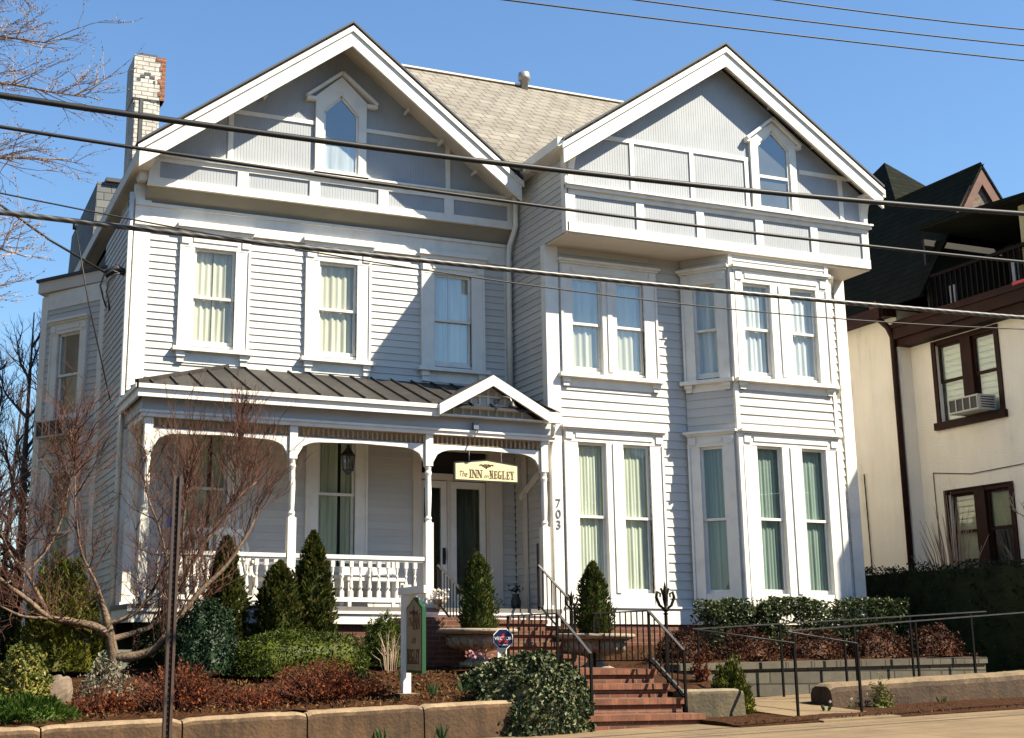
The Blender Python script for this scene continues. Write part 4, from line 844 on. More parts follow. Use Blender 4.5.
# ================================================================= IRON RAILINGS
def iron_rail(label, top, bot, n, posts, finial=None, extra=None, cat='handrail'):
    t = thing('iron_handrail', (top[0][0], top[0][1], bot[0][2]), label, cat)
    mb = MB()
    for p, q in zip(top, top[1:]): mb.bar(p, q, .036, .016)
    mb.build('top_rail', M['steelrail'], t)
    mb = MB()
    for p, q in zip(bot, bot[1:]): mb.bar(p, q, .03, .014)
    mb.build('bottom_rail', M['iron'], t)
    for p, q in posts:
        mb = MB(); mb.bar(p, q, .027, .027); mb.build('rail_post', M['iron'], t)
    for (p, q), (r, s), k in zip(zip(top, top[1:]), zip(bot, bot[1:]), n):
        p, q, r, s = map(Vector, (p, q, r, s))
        for i in range(1, k): mb = MB(); mb.bar(p.lerp(q, i / k), r.lerp(s, i / k), .013, .013); mb.build('baluster', M['iron'], t)
    if extra: extra(t)
    return t
def fleur(c, parent=None, s=1.0):
    mb = MB(); x, y, z = c
    mb.lathe((x, y, z), [(.012 * s, 0), (.03 * s, .015 * s), (.012 * s, .03 * s), (.034 * s, .05 * s), (.034 * s, .06 * s), (.012 * s, .075 * s), (.028 * s, .16 * s), (.03 * s, .2 * s), (.016 * s, .27 * s), (.002, .34 * s)], 10)
    for k in (-1, 1):
        mb.tube([(x + k * .01 * s, y, z + .06 * s), (x + k * .07 * s, y, z + .10 * s), (x + k * .105 * s, y, z + .18 * s), (x + k * .09 * s, y, z + .235 * s), (x + k * .055 * s, y, z + .215 * s), (x + k * .06 * s, y, z + .18 * s)], [.012 * s, .016 * s, .016 * s, .013 * s, .011 * s, .008 * s], 6)
        mb.tube([(x + k * .012 * s, y, z + .17 * s), (x + k * .045 * s, y, z + .27 * s), (x + k * .06 * s, y, z + .26 * s)], [.012 * s, .012 * s, .006 * s], 6)
    return mb.build('finial', M['iron'], parent, True) if parent else mb
X = -2.13
iron_rail('black iron balustrade left of the lower brick steps, above the ivy', [(X, -2.9, -.17), (X, -4.25, -.17), (X, -5.0, -.62)], [(X, -2.9, -.72), (X, -4.2, -.72), (X, -4.98, -1.22)], [9, 6],
          [((X, -2.9, -.8), (X, -2.9, -.17)), ((X, -4.22, -.8), (X, -4.22, -.17)), ((X, -5.0, -1.42), (X, -5.0, -.62))])
X = -.81
def ex(t):
    mb = MB(); mb.bar((X, -4.12, -.68), (X, -4.80, -1.08), .03, .022); mb.build('low_handrail', M['steelrail'], t)
iron_rail('black iron balustrade right of the lower brick steps with a second low sloping bar', [(X, -2.7, -.12), (X, -4.06, -.12), (X, -4.80, -.58)], [(X, -2.7, -.72), (X, -4.06, -.70), (X, -4.76, -1.1)], [10, 6],
          [((X, -2.7, -.8), (X, -2.7, -.12)), ((X, -4.06, -.8), (X, -4.06, -.12)), ((X, -4.80, -1.2), (X, -4.80, -.58))], extra=ex)
X = -2.02
iron_rail('black iron handrail left of the porch steps, behind the left urn', [(X, -.36, .60), (X, -1.45, .10)], [(X, -.36, .06), (X, -1.45, -.48)], [10], [((X, -.36, -.02), (X, -.36, .62)), ((X, -1.45, -.66), (X, -1.45, .12))])
X = -.44
iron_rail('black iron handrail right of the porch steps, next to the downspout', [(X, -.40, .64), (X, -1.5, .02)], [(X, -.40, .06), (X, -1.5, -.56)], [8], [((X, -.40, -.02), (X, -.40, .95)), ((X, -1.5, -.7), (X, -1.5, .05))])
for c, s, zb_, lab in (((-.53, -4.0, -.17), 1.2, -1.0, 'black wrought iron fleur-de-lis finial on a tall post right of the steps'), ((-.55, -1.62, -.08), .9, -.8, 'black fleur-de-lis finial standing at the foot of the porch steps')):
    t = thing('finial_post', (c[0], c[1], zb_), lab, 'finial post')
    mb = MB(); mb.bar((c[0], c[1], zb_), c, .03, .03); mb.build('shaft', M['iron'], t); fleur(c, t, s)
def pipe_rail(label, pts, posts):
    t = thing('pipe_handrail', (pts[0][0], pts[0][1], posts[0][2]), label, 'handrail')
    mb = MB()
    for p, q in zip(pts, pts[1:]): mb.bar(p, q, .036, .016)
    mb.build('top_rail', M['steelrail'], t)
    for x, y, z0, z1 in posts: mb = MB(); mb.bar((x, y, z0), (x, y, z1), .025, .025); mb.build('rail_post', M['iron'], t)
    mb = MB()
    return t
def zr(x, pts):
    for p, q in zip(pts, pts[1:]):
        if p[0] <= x <= q[0] and q[0] > p[0]: return p[2] + (q[2] - p[2]) * (x - p[0]) / (q[0] - p[0])
    return pts[-1][2]
zpath = lambda x: zs(1.36) + .12 + .045 * (x - 1.36)
p1 = [(.38, -5.25, -.50), (.40, -3.2, -.32), (.55, -2.95, -.31), (5.49, -2.95, -.03)]
pipe_rail('black pipe handrail along the foot of the grey block wall, back one of two', p1, [(.38, -5.25, -1.42, -.5)] + [(x, -2.95, zpath(x) - .05, zr(x, p1[2:])) for x in (.6, 1.9, 2.95, 4.1, 5.2)])
p2 = [(1.27, -5.25, -.50), (1.27, -4.0, -.36), (1.35, -3.9, -.34), (7.2, -3.9, .07)]
pipe_rail('black pipe handrail behind the long brown concrete wall, front one of two', p2, [(1.27, -5.25, -1.38, -.5)] + [(x, -3.9, zpath(x) - .05, zr(x, p2[2:])) for x in (1.4, 2.35, 3.35, 4.3, 5.4, 6.6)])

# ================================================================= URNS
def urn(c, label):
    t = thing('stone_urn', c, label, 'planter')
    mb = MB(); mb.lathe(c, [(.24, 0), (.25, .05), (.19, .07), (.12, .11), (.10, .16), (.13, .19), (.24, .21), (.35, .27), (.40, .34), (.38, .40)], 28); mb.build('bowl', M['stone'], t, True)
    mb = MB(); mb.lathe((c[0], c[1], c[2] + .385), [(.385, 0), (.43, .02), (.52, .05), (.535, .085), (.50, .10), (.44, .09)], 28); mb.build('rim', M['stone'], t, True)
    mb = MB(); mb.lathe((c[0], c[1], c[2] + .40), [(.45, 0), (.42, .05), (.1, .075)], 20); mb.build('soil', M['mulch'], t, True)
    k = MB()
    for i in range(14):
        a = i / 14 * 2 * math.pi; k.tube([(c[0] + .30 * math.cos(a), c[1] + .30 * math.sin(a), c[2] + .235), (c[0] + .385 * math.cos(a), c[1] + .385 * math.sin(a), c[2] + .30), (c[0] + .405 * math.cos(a), c[1] + .405 * math.sin(a), c[2] + .37)], [.025, .035, .02], 5)
    k.build('fluting', M['stone'], t, True)
urn((-2.14, -2.0, -.80), 'wide fluted stone urn with a broad rim left of the brick landing')
urn((-.66, -2.45, -.86), 'wide stone urn right of the brick landing, half behind the iron balusters')

# ================================================================= SIGNS
t = thing('hanging_sign', (-1.1, -.2, 1.9), 'cream hanging inn sign with shallow peaked top under the porch arch', 'sign')
Ys = -.22; poly = [(-1.71, 1.85), (-.66, 1.85), (-.66, 2.12), (-1.185, 2.18), (-1.71, 2.12)]
fs = front(Ys)
mb = MB(); mb.prism(fs, poly, -.02, .018); mb.build('frame', M['black'], t)
mb = MB(); mb.prism(fs, [(-1.688, 1.87), (-.682, 1.87), (-.682, 2.102), (-1.185, 2.16), (-1.688, 2.102)], .018, .023); mb.build('board', M['signcream'], t)
def serif_word(word, x, z, h, w, gap, th, tn, par, mat, fr, b0, b1, udir=1, name='lettering'):
    """roman capitals cut from thick and thin strokes with slab serifs"""
    mb = MB(); adv = x
    def st(a0, c0, a1, c1, wd):
        p = Vector((a0, c0)); q = Vector((a1, c1)); d_ = (q - p); n_ = Vector((-d_.y, d_.x)).normalized() * wd / 2
        mb.prism(fr, [(p.x - n_.x, p.y - n_.y), (q.x - n_.x, q.y - n_.y), (q.x + n_.x, q.y + n_.y), (p.x + n_.x, p.y + n_.y)], b0, b1)
    def sf(a, c, wd): mb.prism(fr, [(a - wd / 2, c - tn / 2), (a + wd / 2, c - tn / 2), (a + wd / 2, c + tn / 2), (a - wd / 2, c + tn / 2)], b0 + .0004, b1 + .0004)
    for chh in word:
        a = adv; W = w * (.45 if chh == 'I' else 1)
        s2 = th * 2.3
        if chh == 'I': st(a + W / 2, z, a + W / 2, z + h, th); sf(a + W / 2, z, s2); sf(a + W / 2, z + h, s2)
        elif chh == 'N': st(a + tn, z, a + tn, z + h, tn); st(a + W - tn, z, a + W - tn, z + h, tn); st(a + tn, z + h, a + W - tn, z, th); sf(a + tn, z, s2 * .8); sf(a + W - tn, z + h, s2 * .8); sf(a + tn * .5, z + h, s2 * .6)
        elif chh in 'EL':
            st(a + th * .8, z, a + th * .8, z + h, th); st(a + th, z + tn / 2, a + W, z + tn / 2, tn); st(a + W - tn / 2, z, a + W - tn / 2, z + h * .25, tn); sf(a + th * .8, z, s2)
            if chh == 'E': st(a + th, z + h - tn / 2, a + W, z + h - tn / 2, tn); st(a + W - tn / 2, z + h * .76, a + W - tn / 2, z + h, tn); st(a + th, z + h * .52, a + W * .8, z + h * .52, tn); st(a + W * .75, z + h * .4, a + W * .75, z + h * .64, tn * .8)
            else: sf(a + th * .8, z + h, s2)
        elif chh == 'G':
            n_ = 9; pr = None
            for i in range(n_ + 1):
                an = math.radians(50 + 260 * i / n_); q = (a + W * .52 + W * .46 * math.cos(an), z + h * .5 + h * .5 * math.sin(an))
                if pr: st(*pr, *q, th if 2 < i < 8 else tn * 1.3)
                pr = q
            st(a + W * .84, z, a + W * .84, z + h * .45, th * .9); sf(a + W * .8, z + h * .45, s2 * .9)
        elif chh == 'Y': st(a + W / 2, z, a + W / 2, z + h * .45, th); st(a + W / 2, z + h * .45, a + tn, z + h, th); st(a + W / 2, z + h * .45, a + W - tn, z + h, tn); sf(a + W / 2, z, s2); sf(a + tn, z + h, s2 * .8); sf(a + W - tn, z + h, s2 * .8)
        adv += W + gap
    mb.build(name, mat, par); return adv
text_mesh('The', .125, M['gold'], 'lettering', t, (-1.575, Ys - .025, 1.95), (1, 0, 0), (0, 0, 1), .002, .35, .72)
serif_word('INN', -1.465, 1.905, .115, .073, .012, .022, .008, t, M['gold'], fs, .023, .027)
text_mesh('on', .085, M['gold'], 'lettering', t, (-1.195, Ys - .025, 1.935), (1, 0, 0), (0, 0, 1), .002, .35, .9)
serif_word('NEGLEY', -1.135, 1.905, .115, .055, .0135, .02, .008, t, M['gold'], fs, .023, .027)
mb = MB()      # scroll ornament
for k in (-1, 1):
    pts = [(-1.185 + k * u, Ys - .026, 2.095 + v) for u, v in ((0, -.01), (.03, .012), (.06, .002), (.09, .012), (.115, .002), (.10, -.008))]
    mb.tube(pts, [.012, .012, .009, .008, .006, .003], 5); mb.tube([(-1.185 + k * .02, Ys - .026, 2.07), (-1.185 + k * .05, Ys - .026, 2.088), (-1.185 + k * .07, Ys - .026, 2.075)], [.008, .008, .003], 5)
mb.lathe((-1.185, Ys - .026, 2.045), [(.003, 0), (.014, .02), (.014, .045), (.004, .075)], 8); mb.build('ornament', M['gold'], t)
for x in (-1.45, -.92):
    mb = MB(); mb.tube([(x, -.2, 2.14), (x, -.2, 2.33)], .006, 5); mb.build('chain', M['galv'], t)
# gooseneck sign lamp on the little gable
t = thing('sign_lamp', (-1.0, -.36, 3.0), 'small black gooseneck lamp on the porch gable above the hanging sign', 'lamp')
mb = MB(); mb.tube([(-1.05, -.34, 3.06), (-1.02, -.52, 3.1), (-.98, -.66, 3.06), (-.97, -.7, 2.98)], .013, 6); mb.tube([(-1.05, -.3, 3.06), (-1.05, -.36, 3.06)], .035, 8); mb.build('arm', M['galv'], t, True)
mb = MB(); mb.lathe((-.97, -.71, 2.9), [(.06, 0), (.055, .03), (.03, .07), (.02, .1)], 12); mb.build('lamp_shade', M['black'], t, True)
mb = MB(); mb.wbox(-1.42, -1.34, -.32, -.24, 2.62, 2.72) ; tag(mb.build('junction_box', M['numgrey'], org=(-1.38, -.28, 2.62)), 'small grey electrical box on the porch beam over the sign', 'electrical box')
# porch lantern
t = thing('porch_lantern', (-3.1, .55, 1.95), 'black carriage lantern hanging from the porch ceiling by a window', 'lantern')
c = (-3.1, .55, 2.02)
mb = MB(); mb.tube([(c[0], c[1], 2.62), (c[0], c[1], 2.36)], .008, 5); mb.build('chain', M['black'], t)
mb = MB(); mb.lathe(c, [(.02, -.07), (.05, -.03), (.085, 0), (.085, .015)], 6); mb.lathe((c[0], c[1], c[2] + .23), [(.12, 0), (.105, .02), (.05, .08), (.025, .12), (.03, .14), (.01, .16)], 6)
for i in range(6): a = i * math.pi / 3; mb.tube([(c[0] + .08 * math.cos(a), c[1] + .08 * math.sin(a), c[2]), (c[0] + .105 * math.cos(a), c[1] + .105 * math.sin(a), c[2] + .235)], .009, 4)
mb.build('cage', M['black'], t)
mb = MB(); mb.lathe(c, [(.068, .01), (.09, .23)], 6); mb.build('glass', M['glassr'], t)
# white post with the green hanging board
t = thing('garden_sign', (-3.92, -4.05, -1.08), 'green-edged vertical board with tan faded face hung from a white post', 'sign')
mb = MB(); mb.wbox(-3.985, -3.895, -4.10, -4.01, -1.15, .13); mb.build('post', M['trim'], t)
mb = MB(); mb.wbox(-3.99, -3.89, -4.72, -3.93, .02, .10); mb.prism(Fr((-3.94, 0, 0), (0, -1, 0), (-1, 0, 0)), [(4.10, -.16), (4.10, .02), (4.28, .02)], -.03, .03); mb.build('arm', M['trim'], t)
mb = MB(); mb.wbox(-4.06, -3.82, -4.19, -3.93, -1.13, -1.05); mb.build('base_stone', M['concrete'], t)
fg = Fr((-3.94, 0, 0), (0, -1, 0), (-1, 0, 0))   # a = -y, outward -x
bp_ = [(4.13, -.83), (4.60, -.83), (4.60, -.13), (4.365, -.015), (4.13, -.13)]
mb = MB(); mb.prism(fg, bp_, -.022, .022); mb.build('board', M['green'], t)
mb = MB(); mb.prism(fg, [(4.155, -.80), (4.575, -.80), (4.575, -.145), (4.365, -.04), (4.155, -.145)], .022, .027); mb.build('board_face', M['signtan'], t)
ux = (0, -1, 0)
text_mesh('The', .13, M['rust'], 'lettering', t, (-3.968, -4.265, -.29), ux, (0, 0, 1), .001, .3, .8)
serif_word('INN', 4.34, -.36, .16, .075, .012, .022, .009, t, M['rust'], fg, .027, .030)
text_mesh('on', .13, M['rust'], 'lettering', t, (-3.968, -4.365, -.475), ux, (0, 0, 1), .001, .3, .9)
serif_word('NEGLEY', 4.175, -.73, .15, .05, .012, .018, .008, t, M['rust'], fg, .027, .030)
mb = MB()
for k in (-1, 1): mb.tube([(-3.968, -4.365 + k * u, -.17 + v) for u, v in ((0, -.03), (.03, .0), (.07, -.02), (.12, 0), (.10, -.03))], [.012, .012, .01, .008, .004], 5)
mb.tube([(-3.968, -4.365, -.2), (-3.968, -4.365, -.10)], [.015, .004], 5); mb.build('ornament', M['rust'], t)
# security yard sign
t = thing('yard_sign', (-2.35, -3.2, -.8), 'small round navy security sign on a white stake in the ivy', 'sign')
c = Vector((-2.34, -3.2, -.45)); nrm = Vector((-.35, -1, .05)).normalized(); ux = Vector((1, -.35, 0)).normalized(); uz = nrm.cross(ux) * -1
if uz.z < 0: uz = -uz
def disc(mb, r0, b0, b1, n=8, rot=math.pi / 8):
    pts = [c + ux * (r0 * math.cos(rot + i * 2 * math.pi / n)) + uz * (r0 * math.sin(rot + i * 2 * math.pi / n)) + nrm * b0 for i in range(n)]; mb.slab(pts, nrm * (b1 - b0))
mb = MB(); disc(mb, .128, -.012, .0, 8); mb.build('sign_edge', M['whitev'], t)
mb = MB(); disc(mb, .118, .0, .004, 8); mb.build('sign_face', M['navy'], t)
mb = MB(); mb.slab([c + ux * a + uz * b + nrm * .0045 for a, b in ((-.06, -.045), (.06, -.045), (0, .065))], nrm * .002); mb.build('triangle', M['red'], t)
text_mesh('VECTOR', .056, M['whitev'], 'lettering', t, c + nrm * .009, ux, uz, .001, 0, 1.0)
text_mesh('SECURITY', .026, M['whitev'], 'lettering', t, c + nrm * .009 + uz * -.075, ux, uz, .001)
mb = MB(); mb.wbox(-2.40, -2.28, -3.17, -3.15, -.95, -.56); mb.build('stake', M['trim'], t)
# perforated brown street-sign post near the camera
t = thing('sign_post', (-7.07, -6.5, zs(-7.07)), 'rusty brown perforated steel signpost without sign standing in the pavement', 'post')
mb = MB(); z0, z1 = zs(-7.07) - .1, .93
mb.wbox(-7.108, -7.085, -6.53, -6.47, z0, z1); mb.wbox(-7.055, -7.032, -6.53, -6.47, z0, z1); mb.wbox(-7.085, -7.055, -6.478, -6.47, z0, z1); mb.build('post', M['signpost'], t)
mb = MB(); z = z0 + .2
while z < z1 - .05: mb.wbox(-7.0785, -7.0615, -6.482, -6.4785, z, z + .018); z += .05
mb.build('hole', M['galv'], t).__setitem__('kind', 'stuff')
mb = MB(); mb.wbox(-7.15, -7.11, -6.52, -6.515, .47, .56); mb.build('sticker', M['navy'], t)

# ================================================================= WIRES
def wire(name, label, ctrl, r, mat, n=60, ext=14):
    """a cable through three or more (x,z) points in the vertical plane y, carried on past the frame"""
    y, pts = ctrl; t = MB(); P = []
    xs = [p[0] for p in pts]; x0, x1 = xs[0] - ext, xs[-1] + ext * 1.6
    # least-squares parabola through the points
    import itertools
    S = [sum(x ** k for x in xs) for k in range(5)]; T = [sum(z * x ** k for x, z in pts) for k in range(3)]
    m = Matrix(((S[4], S[3], S[2]), (S[3], S[2], S[1]), (S[2], S[1], S[0]))); a, b, c_ = m.inverted() @ Vector((T[2], T[1], T[0]))
    for i in range(n + 1): x = x0 + (x1 - x0) * i / n; P.append((x, y, a * x * x + b * x + c_))
    t.tube(P, r, 8); o = t.build(name, mat, smooth=True, org=P[0]); return tag(o, label, 'cable')
wire('utility_cable', 'thick black cable crossing the gables, uppermost of the heavy ones', (-9, [(-8.95, 3.26), (-4.95, 3.29), (.55, 3.54)]), .024, M['cable'])
wire('utility_cable', 'thinner cable crossing the house just below the gable windows', (-9.1, [(-8.94, 2.98), (-6.27, 2.96), (-4.73, 2.91), (.37, 3.01)]), .014, M['cable'])
wire('utility_cable', 'thick lashed cable crossing the upstairs windows', (-9, [(-8.89, 2.40), (-6.39, 2.37), (-4.69, 2.41), (-1.28, 2.45), (.41, 2.49)]), .021, M['cable2'])
wire('utility_cable', 'thin wire running just under the thick lashed cable', (-9.05, [(-6.19, 2.32), (-4.18, 2.255), (-1.73, 2.27)]), .006, M['cable'], ext=8)
for (xa, za_), (xb, zb_), lab in (((-5.93, 3.61), (-1.43, 3.94), 'lowest of the three thin wires in the upper right sky'), ((-4.9, 3.8), (-1.41, 4.07), 'middle one of the three thin wires in the upper right sky'), ((-3.76, 4.02), (-1.40, 4.21), 'highest of the three thin wires at the upper right corner')):
    wire('utility_cable', lab, (-11, [(xa, za_), ((xa + xb) / 2, (za_ + zb_) / 2 - .012), (xb, zb_)]), .006, M['cable'], ext=8)
mb = MB()
P = [Vector((-8.32, 1.0, 5.69)), Vector((-7.59, 1.0, 5.24)), Vector((-6.72, 1.35, 4.93))]; mb.tube([P[0] + (P[0] - P[1]) * 6 + Vector((0, -7, 0)), P[0] + (P[0] - P[1]) * 2 + Vector((0, -2.2, 0))] + P, .018, 6)
tag(mb.build('service_wire', M['cable'], smooth=True, org=P[2]), 'twisted service wire dropping from the left to the house corner', 'cable')
mb = MB(); mb.tube([(-7.27, .8, 5.47), (-7.0, .85, 4.3), (-6.6, .95, 2.9)], .011, 5); mb.tube([(-7.27, .8, 5.5), (-7.27, .8, 5.38)], .03, 6)
tag(mb.build('service_wire', M['cable'], smooth=True, org=(-7.0, .85, 4.3)), 'thin black wire hanging steeply in front of the left bay', 'cable')

# ================================================================= PORCH FURNITURE
def rocker(x, y, rz, label):
    t = thing('rocking_chair', (x, y, 0), label, 'chair')
    Mx = Matrix.Translation((x, y, 0)) @ Matrix.Rotation(rz, 4, 'Z'); q = lambda *p: Mx @ Vector(p)
    mb = MB()
    for s in (-.26, .26): mb.tube([q(s, -.42, .10), q(s, -.2, .04), q(s, .1, .03), q(s, .4, .08), q(s, .55, .14)], .02, 6)
    mb.build('rocker', M['trim'], t)
    for sx in (-.26, .26):
        for sy, h in ((-.24, .60), (.24, .42)): mb = MB(); mb.bar(q(sx, sy, .05), q(sx, sy, h), .04); mb.build('leg', M['trim'], t)
        mb = MB(); mb.bar(q(sx, -.3, .61), q(sx, .3, .64), .07, .03); mb.build('armrest', M['trim'], t)
    mb = MB(); mb.hexa([q(-.27, -.27, .40), q(.27, -.27, .40), q(.27, .27, .36), q(-.27, .27, .36), q(-.27, -.27, .43), q(.27, -.27, .43), q(.27, .27, .39), q(-.27, .27, .39)]); mb.build('seat', M['trim'], t)
    mb = MB()
    for s in (-.25, -.15, -.05, .05, .15, .25): mb.bar(q(s, .26, .40), q(s, .46, 1.08), .05 if abs(s) < .2 else .045, .025)
    mb.bar(q(-.27, .46, 1.08), q(.27, .46, 1.08), .03, .10); mb.build('backrest', M['trim'], t)
rocker(-4.55, .45, .5, 'white slatted rocking chair on the porch behind the cone shrubs')
rocker(-5.35, .45, -.3, 'white rocking chair at the far left end of the porch')
t = thing('porch_bench', (-2.65, .75, 0), 'low white bench on the porch behind the white balusters', 'bench')
mb = MB(); mb.wbox(-3.1, -2.2, .5, .9, .40, .45); mb.build('seat', M['trim'], t)
mb = MB(); mb.wbox(-3.1, -2.2, .88, .92, .5, .62); mb.wbox(-3.1, -2.2, .9, .94, .68, .8); mb.build('backrest', M['trim'], t)
for x in (-3.06, -2.24):
    for y in (.54, .9): mb = MB(); mb.wbox(x - .025, x + .025, y - .025, y + .025, 0, .4 if y < .8 else .8); mb.build('leg', M['trim'], t)
t = thing('flower_pot', (-2.0, -.27, 0), 'pale pot of white flowers on the porch edge beside the third post', 'flower pot')
mb = MB(); mb.lathe((-2.0, -.36, -.02), [(.05, 0), (.06, .02), (.035, .04), (.09, .08), (.11, .13)], 14); mb.build('pot', M['stone'], t, True)
mb = MB(); rng = random.Random(3)
for i in range(130): a = rng.random() * 6.28; r = rng.random() ** .5 * .13; mb.leaf((-2.0 + r * math.cos(a), -.36 + r * math.sin(a), .12 + rng.random() * .14), .05, .04, rng)
mb.build('flowers', M['petal'], t)
t = thing('floor_vase', (-.33, .6, 0), 'small dark vase on the porch floor beside the entry wall', 'vase')
mb = MB(); mb.lathe((-.33, .6, 0), [(.05, 0), (.07, .05), (.08, .14), (.05, .22), (.06, .25)], 12); mb.build('vase', M['black'], t, True)
mb = MB()
for i in range(40): mb.leaf((-.33 + rng.gauss(0, .05), .6 + rng.gauss(0, .05), .28 + rng.random() * .12), .07, .025, rng, up=(0, 0, 1))
mb.build('leaves', M['darkhedge'], t)

# ================================================================= AIR CONDITIONERS
def aircon(fr, a0, a1, c0, c1, out, label):
    t = thing('air_conditioner', fr.p((a0 + a1) / 2, 0, c0), label, 'air conditioner')
    mb = MB(); mb.box(fr, a0, a1, .02, out, c0, c1); mb.build('casing', M['acgrey'], t)
    mb = MB(); mb.box(fr, a0 + .03, a1 - .03, out, out + .004, c0 + .03, c1 - .03); mb.build('coil', M['black'], t)
    mb = MB(); k = max(3, int((a1 - a0) / .16))
    for i in range(k + 1): x = a0 + .03 + (a1 - a0 - .06) * i / k; mb.box(fr, x - .011, x + .011, out + .004, out + .016, c0 + .03, c1 - .03)
    mb.box(fr, a0, a1, out + .0045, out + .015, c0, c0 + .03); mb.box(fr, a0, a1, out + .0045, out + .015, c1 - .03, c1); mb.build('grille', M['acgrey'], t)
    if True:
        mb = MB()
        for i in range(5): z = c0 + (c1 - c0) * (i + .8) / 6; mb.box(fr, a0 - .004, a0, .06, out - .05, z, z + .02)
        mb.build('side_louvre', M['black'], t)
aircon(fc, .45, 1.2, 2.86, 3.16, .34, 'grey window air conditioner under the upper window of the left bay')
# ================================================================= PLANTS
def nz(p, s=1.0, o=0): return noise.noise(Vector((p[0] * s + o, p[1] * s, p[2] * s)))
def cone_bush(c, r, h, mat, n, L, W, label, cat, name='conifer', group=None, seed=1, core=.72, belly=.25, up=.8, lump=.42):
    """upright conifer: sprays all through a lumpy cone, over a dark inner mass of the same foliage"""
    rng = random.Random(seed); mb = MB(); c = Vector(c)
    def rad(t): return r * (min(1, (t + .10) / belly) ** .4 if t < belly else (1 - ((t - belly) / (1 - belly)) ** 1.9) ** .72)
    prof = [(max(.005, rad(i / 9) * core), h * (i / 9) * .97) for i in range(10)]; mb.lathe(c, prof, 12)
    for i in range(n):
        t = rng.random() ** 1.2; a = rng.random() * 6.283; k = rng.random() ** .45
        q = Vector((math.cos(a), math.sin(a), t * 2)); ww = 1 + lump * noise.noise(q * 2.4 + Vector((seed * 3.1, 0, 0))) + lump * .6 * noise.noise(q * 6)
        rr = rad(t) * (.55 + .45 * k) * ww
        if noise.noise(q * 3.7 + Vector((0, seed * 2.3, 0))) > .34 and rng.random() < .8: continue
        if rng.random() < .03: rr *= 1.18
        p = None; p = c + Vector((rr * math.cos(a), rr * math.sin(a), t * h * (1 + .02 * rng.random())))
        mb.leaf(p, L * rng.uniform(.7, 1.3), W * rng.uniform(.7, 1.3), rng, up=(math.cos(a) * .7, math.sin(a) * .7, up), spread=.55)
    return tag(mb.build(name, mat, org=c), label, cat, group)
def mound(c, rx, ry, h, mat, n, L, W, label, cat, name='shrub', seed=1, lump=.25, box=2.0, core=.82, up=None, spread=1.0, low=.0, group=None):
    """rounded or clipped shrub (box>2 = squarer), leaf by leaf round a dark core"""
    rng = random.Random(seed); mb = MB(); c = Vector(c)
    def surf(a, e):
        ca, sa, ce, se = math.cos(a), math.sin(a), math.cos(e), math.sin(e)
        v = Vector((ca * ce, sa * ce, se)); k = (abs(v.x) ** box + abs(v.y) ** box + abs(v.z) ** box) ** (-1 / box)
        w = 1 + lump * noise.noise(v * 2.2 + Vector((seed * 1.7, 0, 0))) + lump * .6 * noise.noise(v * 5.5 + Vector((seed, 3, 0)))
        return Vector((v.x * rx, v.y * ry, max(low, v.z) * h)) * k * w
    nu, nv = 20, 8; base = len(mb.v)
    for j in range(nv + 1):
        for i in range(nu): q = surf(i / nu * 6.283, j / nv * 1.5) * core; mb.v.append(tuple(c + q))
    for j in range(nv):
        for i in range(nu): a = base + j * nu + i; b = base + j * nu + (i + 1) % nu; mb.f.append((a, b, b + nu, a + nu)); mb.mi.append(0)
    for i in range(n):
        a = rng.random() * 6.283; e = math.asin(rng.random()) if rng.random() < .7 else rng.random() * 1.5
        q = surf(a, e); k = .78 + .25 * rng.random() ** .6
        mb.leaf(c + q * k, L * rng.uniform(.6, 1.3), W * rng.uniform(.6, 1.3), rng, up=(q.normalized() + Vector(up)) if up else None, spread=spread)
    return tag(mb.build(name, mat, org=c), label, cat, group)
def hedge(x0, x1, y0, y1, z0, z1, mat, n, L, W, label, seed=1, lump=.05, name='hedge', cat='hedge', slope=0, legs=None, up=None, gaps=0):
    rng = random.Random(seed); mb = MB(); g = .06
    for i in range(int((x1 - x0) / .35) + 1):          # inner mass in overlapping irregular lumps
        pass
    if not gaps: mb.hexa([Vector(p) for p in [(x0 + g, y0 + g, z0), (x1 - g, y0 + g, z0 + slope), (x1 - g, y1 - g, z0 + slope), (x0 + g, y1 - g, z0), (x0 + g, y0 + g, z1 - g * 1.6), (x1 - g, y0 + g, z1 - g * 1.6 + slope), (x1 - g, y1 - g, z1 - g * 1.6 + slope), (x0 + g, y1 - g, z1 - g * 1.6)]])
    fx, fy, fz = x1 - x0, y1 - y0, z1 - z0; areas = [fx * fz, fx * fy, fy * fz, fy * fz, fx * fz * .3]; tot = sum(areas)
    for i in range(n):
        q = rng.random() * tot; k = 0
        while q > areas[k]: q -= areas[k]; k += 1
        x, y, z = rng.uniform(x0, x1), rng.uniform(y0, y1), rng.uniform(z0, z1); dd = rng.random() ** (1.5 if not gaps else 1.1) * (.10 if not gaps else .34)
        if k == 0: y = y0 + dd
        elif k == 1: z = z1 - dd
        elif k == 2: x = x0 + dd
        elif k == 3: x = x1 - dd
        else: y = y1 - dd
        w = noise.noise(Vector((x * 2.2 + seed, y * 2.2, z * 2.2))) * lump + noise.noise(Vector((x * 6 + seed, y * 6, z * 6))) * lump * .7
        p = Vector((x, y, z + slope * (x - x0) / fx)); ce = Vector(((x0 + x1) / 2, (y0 + y1) / 2, z0 + fz * .3)); dv = p - ce; dv.x *= .15
        if gaps and noise.noise(Vector((x * 3.1, z * 3.1, seed))) > gaps: continue
        mb.leaf(p + dv.normalized() * w * 1.5, L * rng.uniform(.6, 1.3), W * rng.uniform(.6, 1.3), rng, up=up)
    return tag(mb.build(name, mat, org=((x0 + x1) / 2, (y0 + y1) / 2, z0)), label, cat)
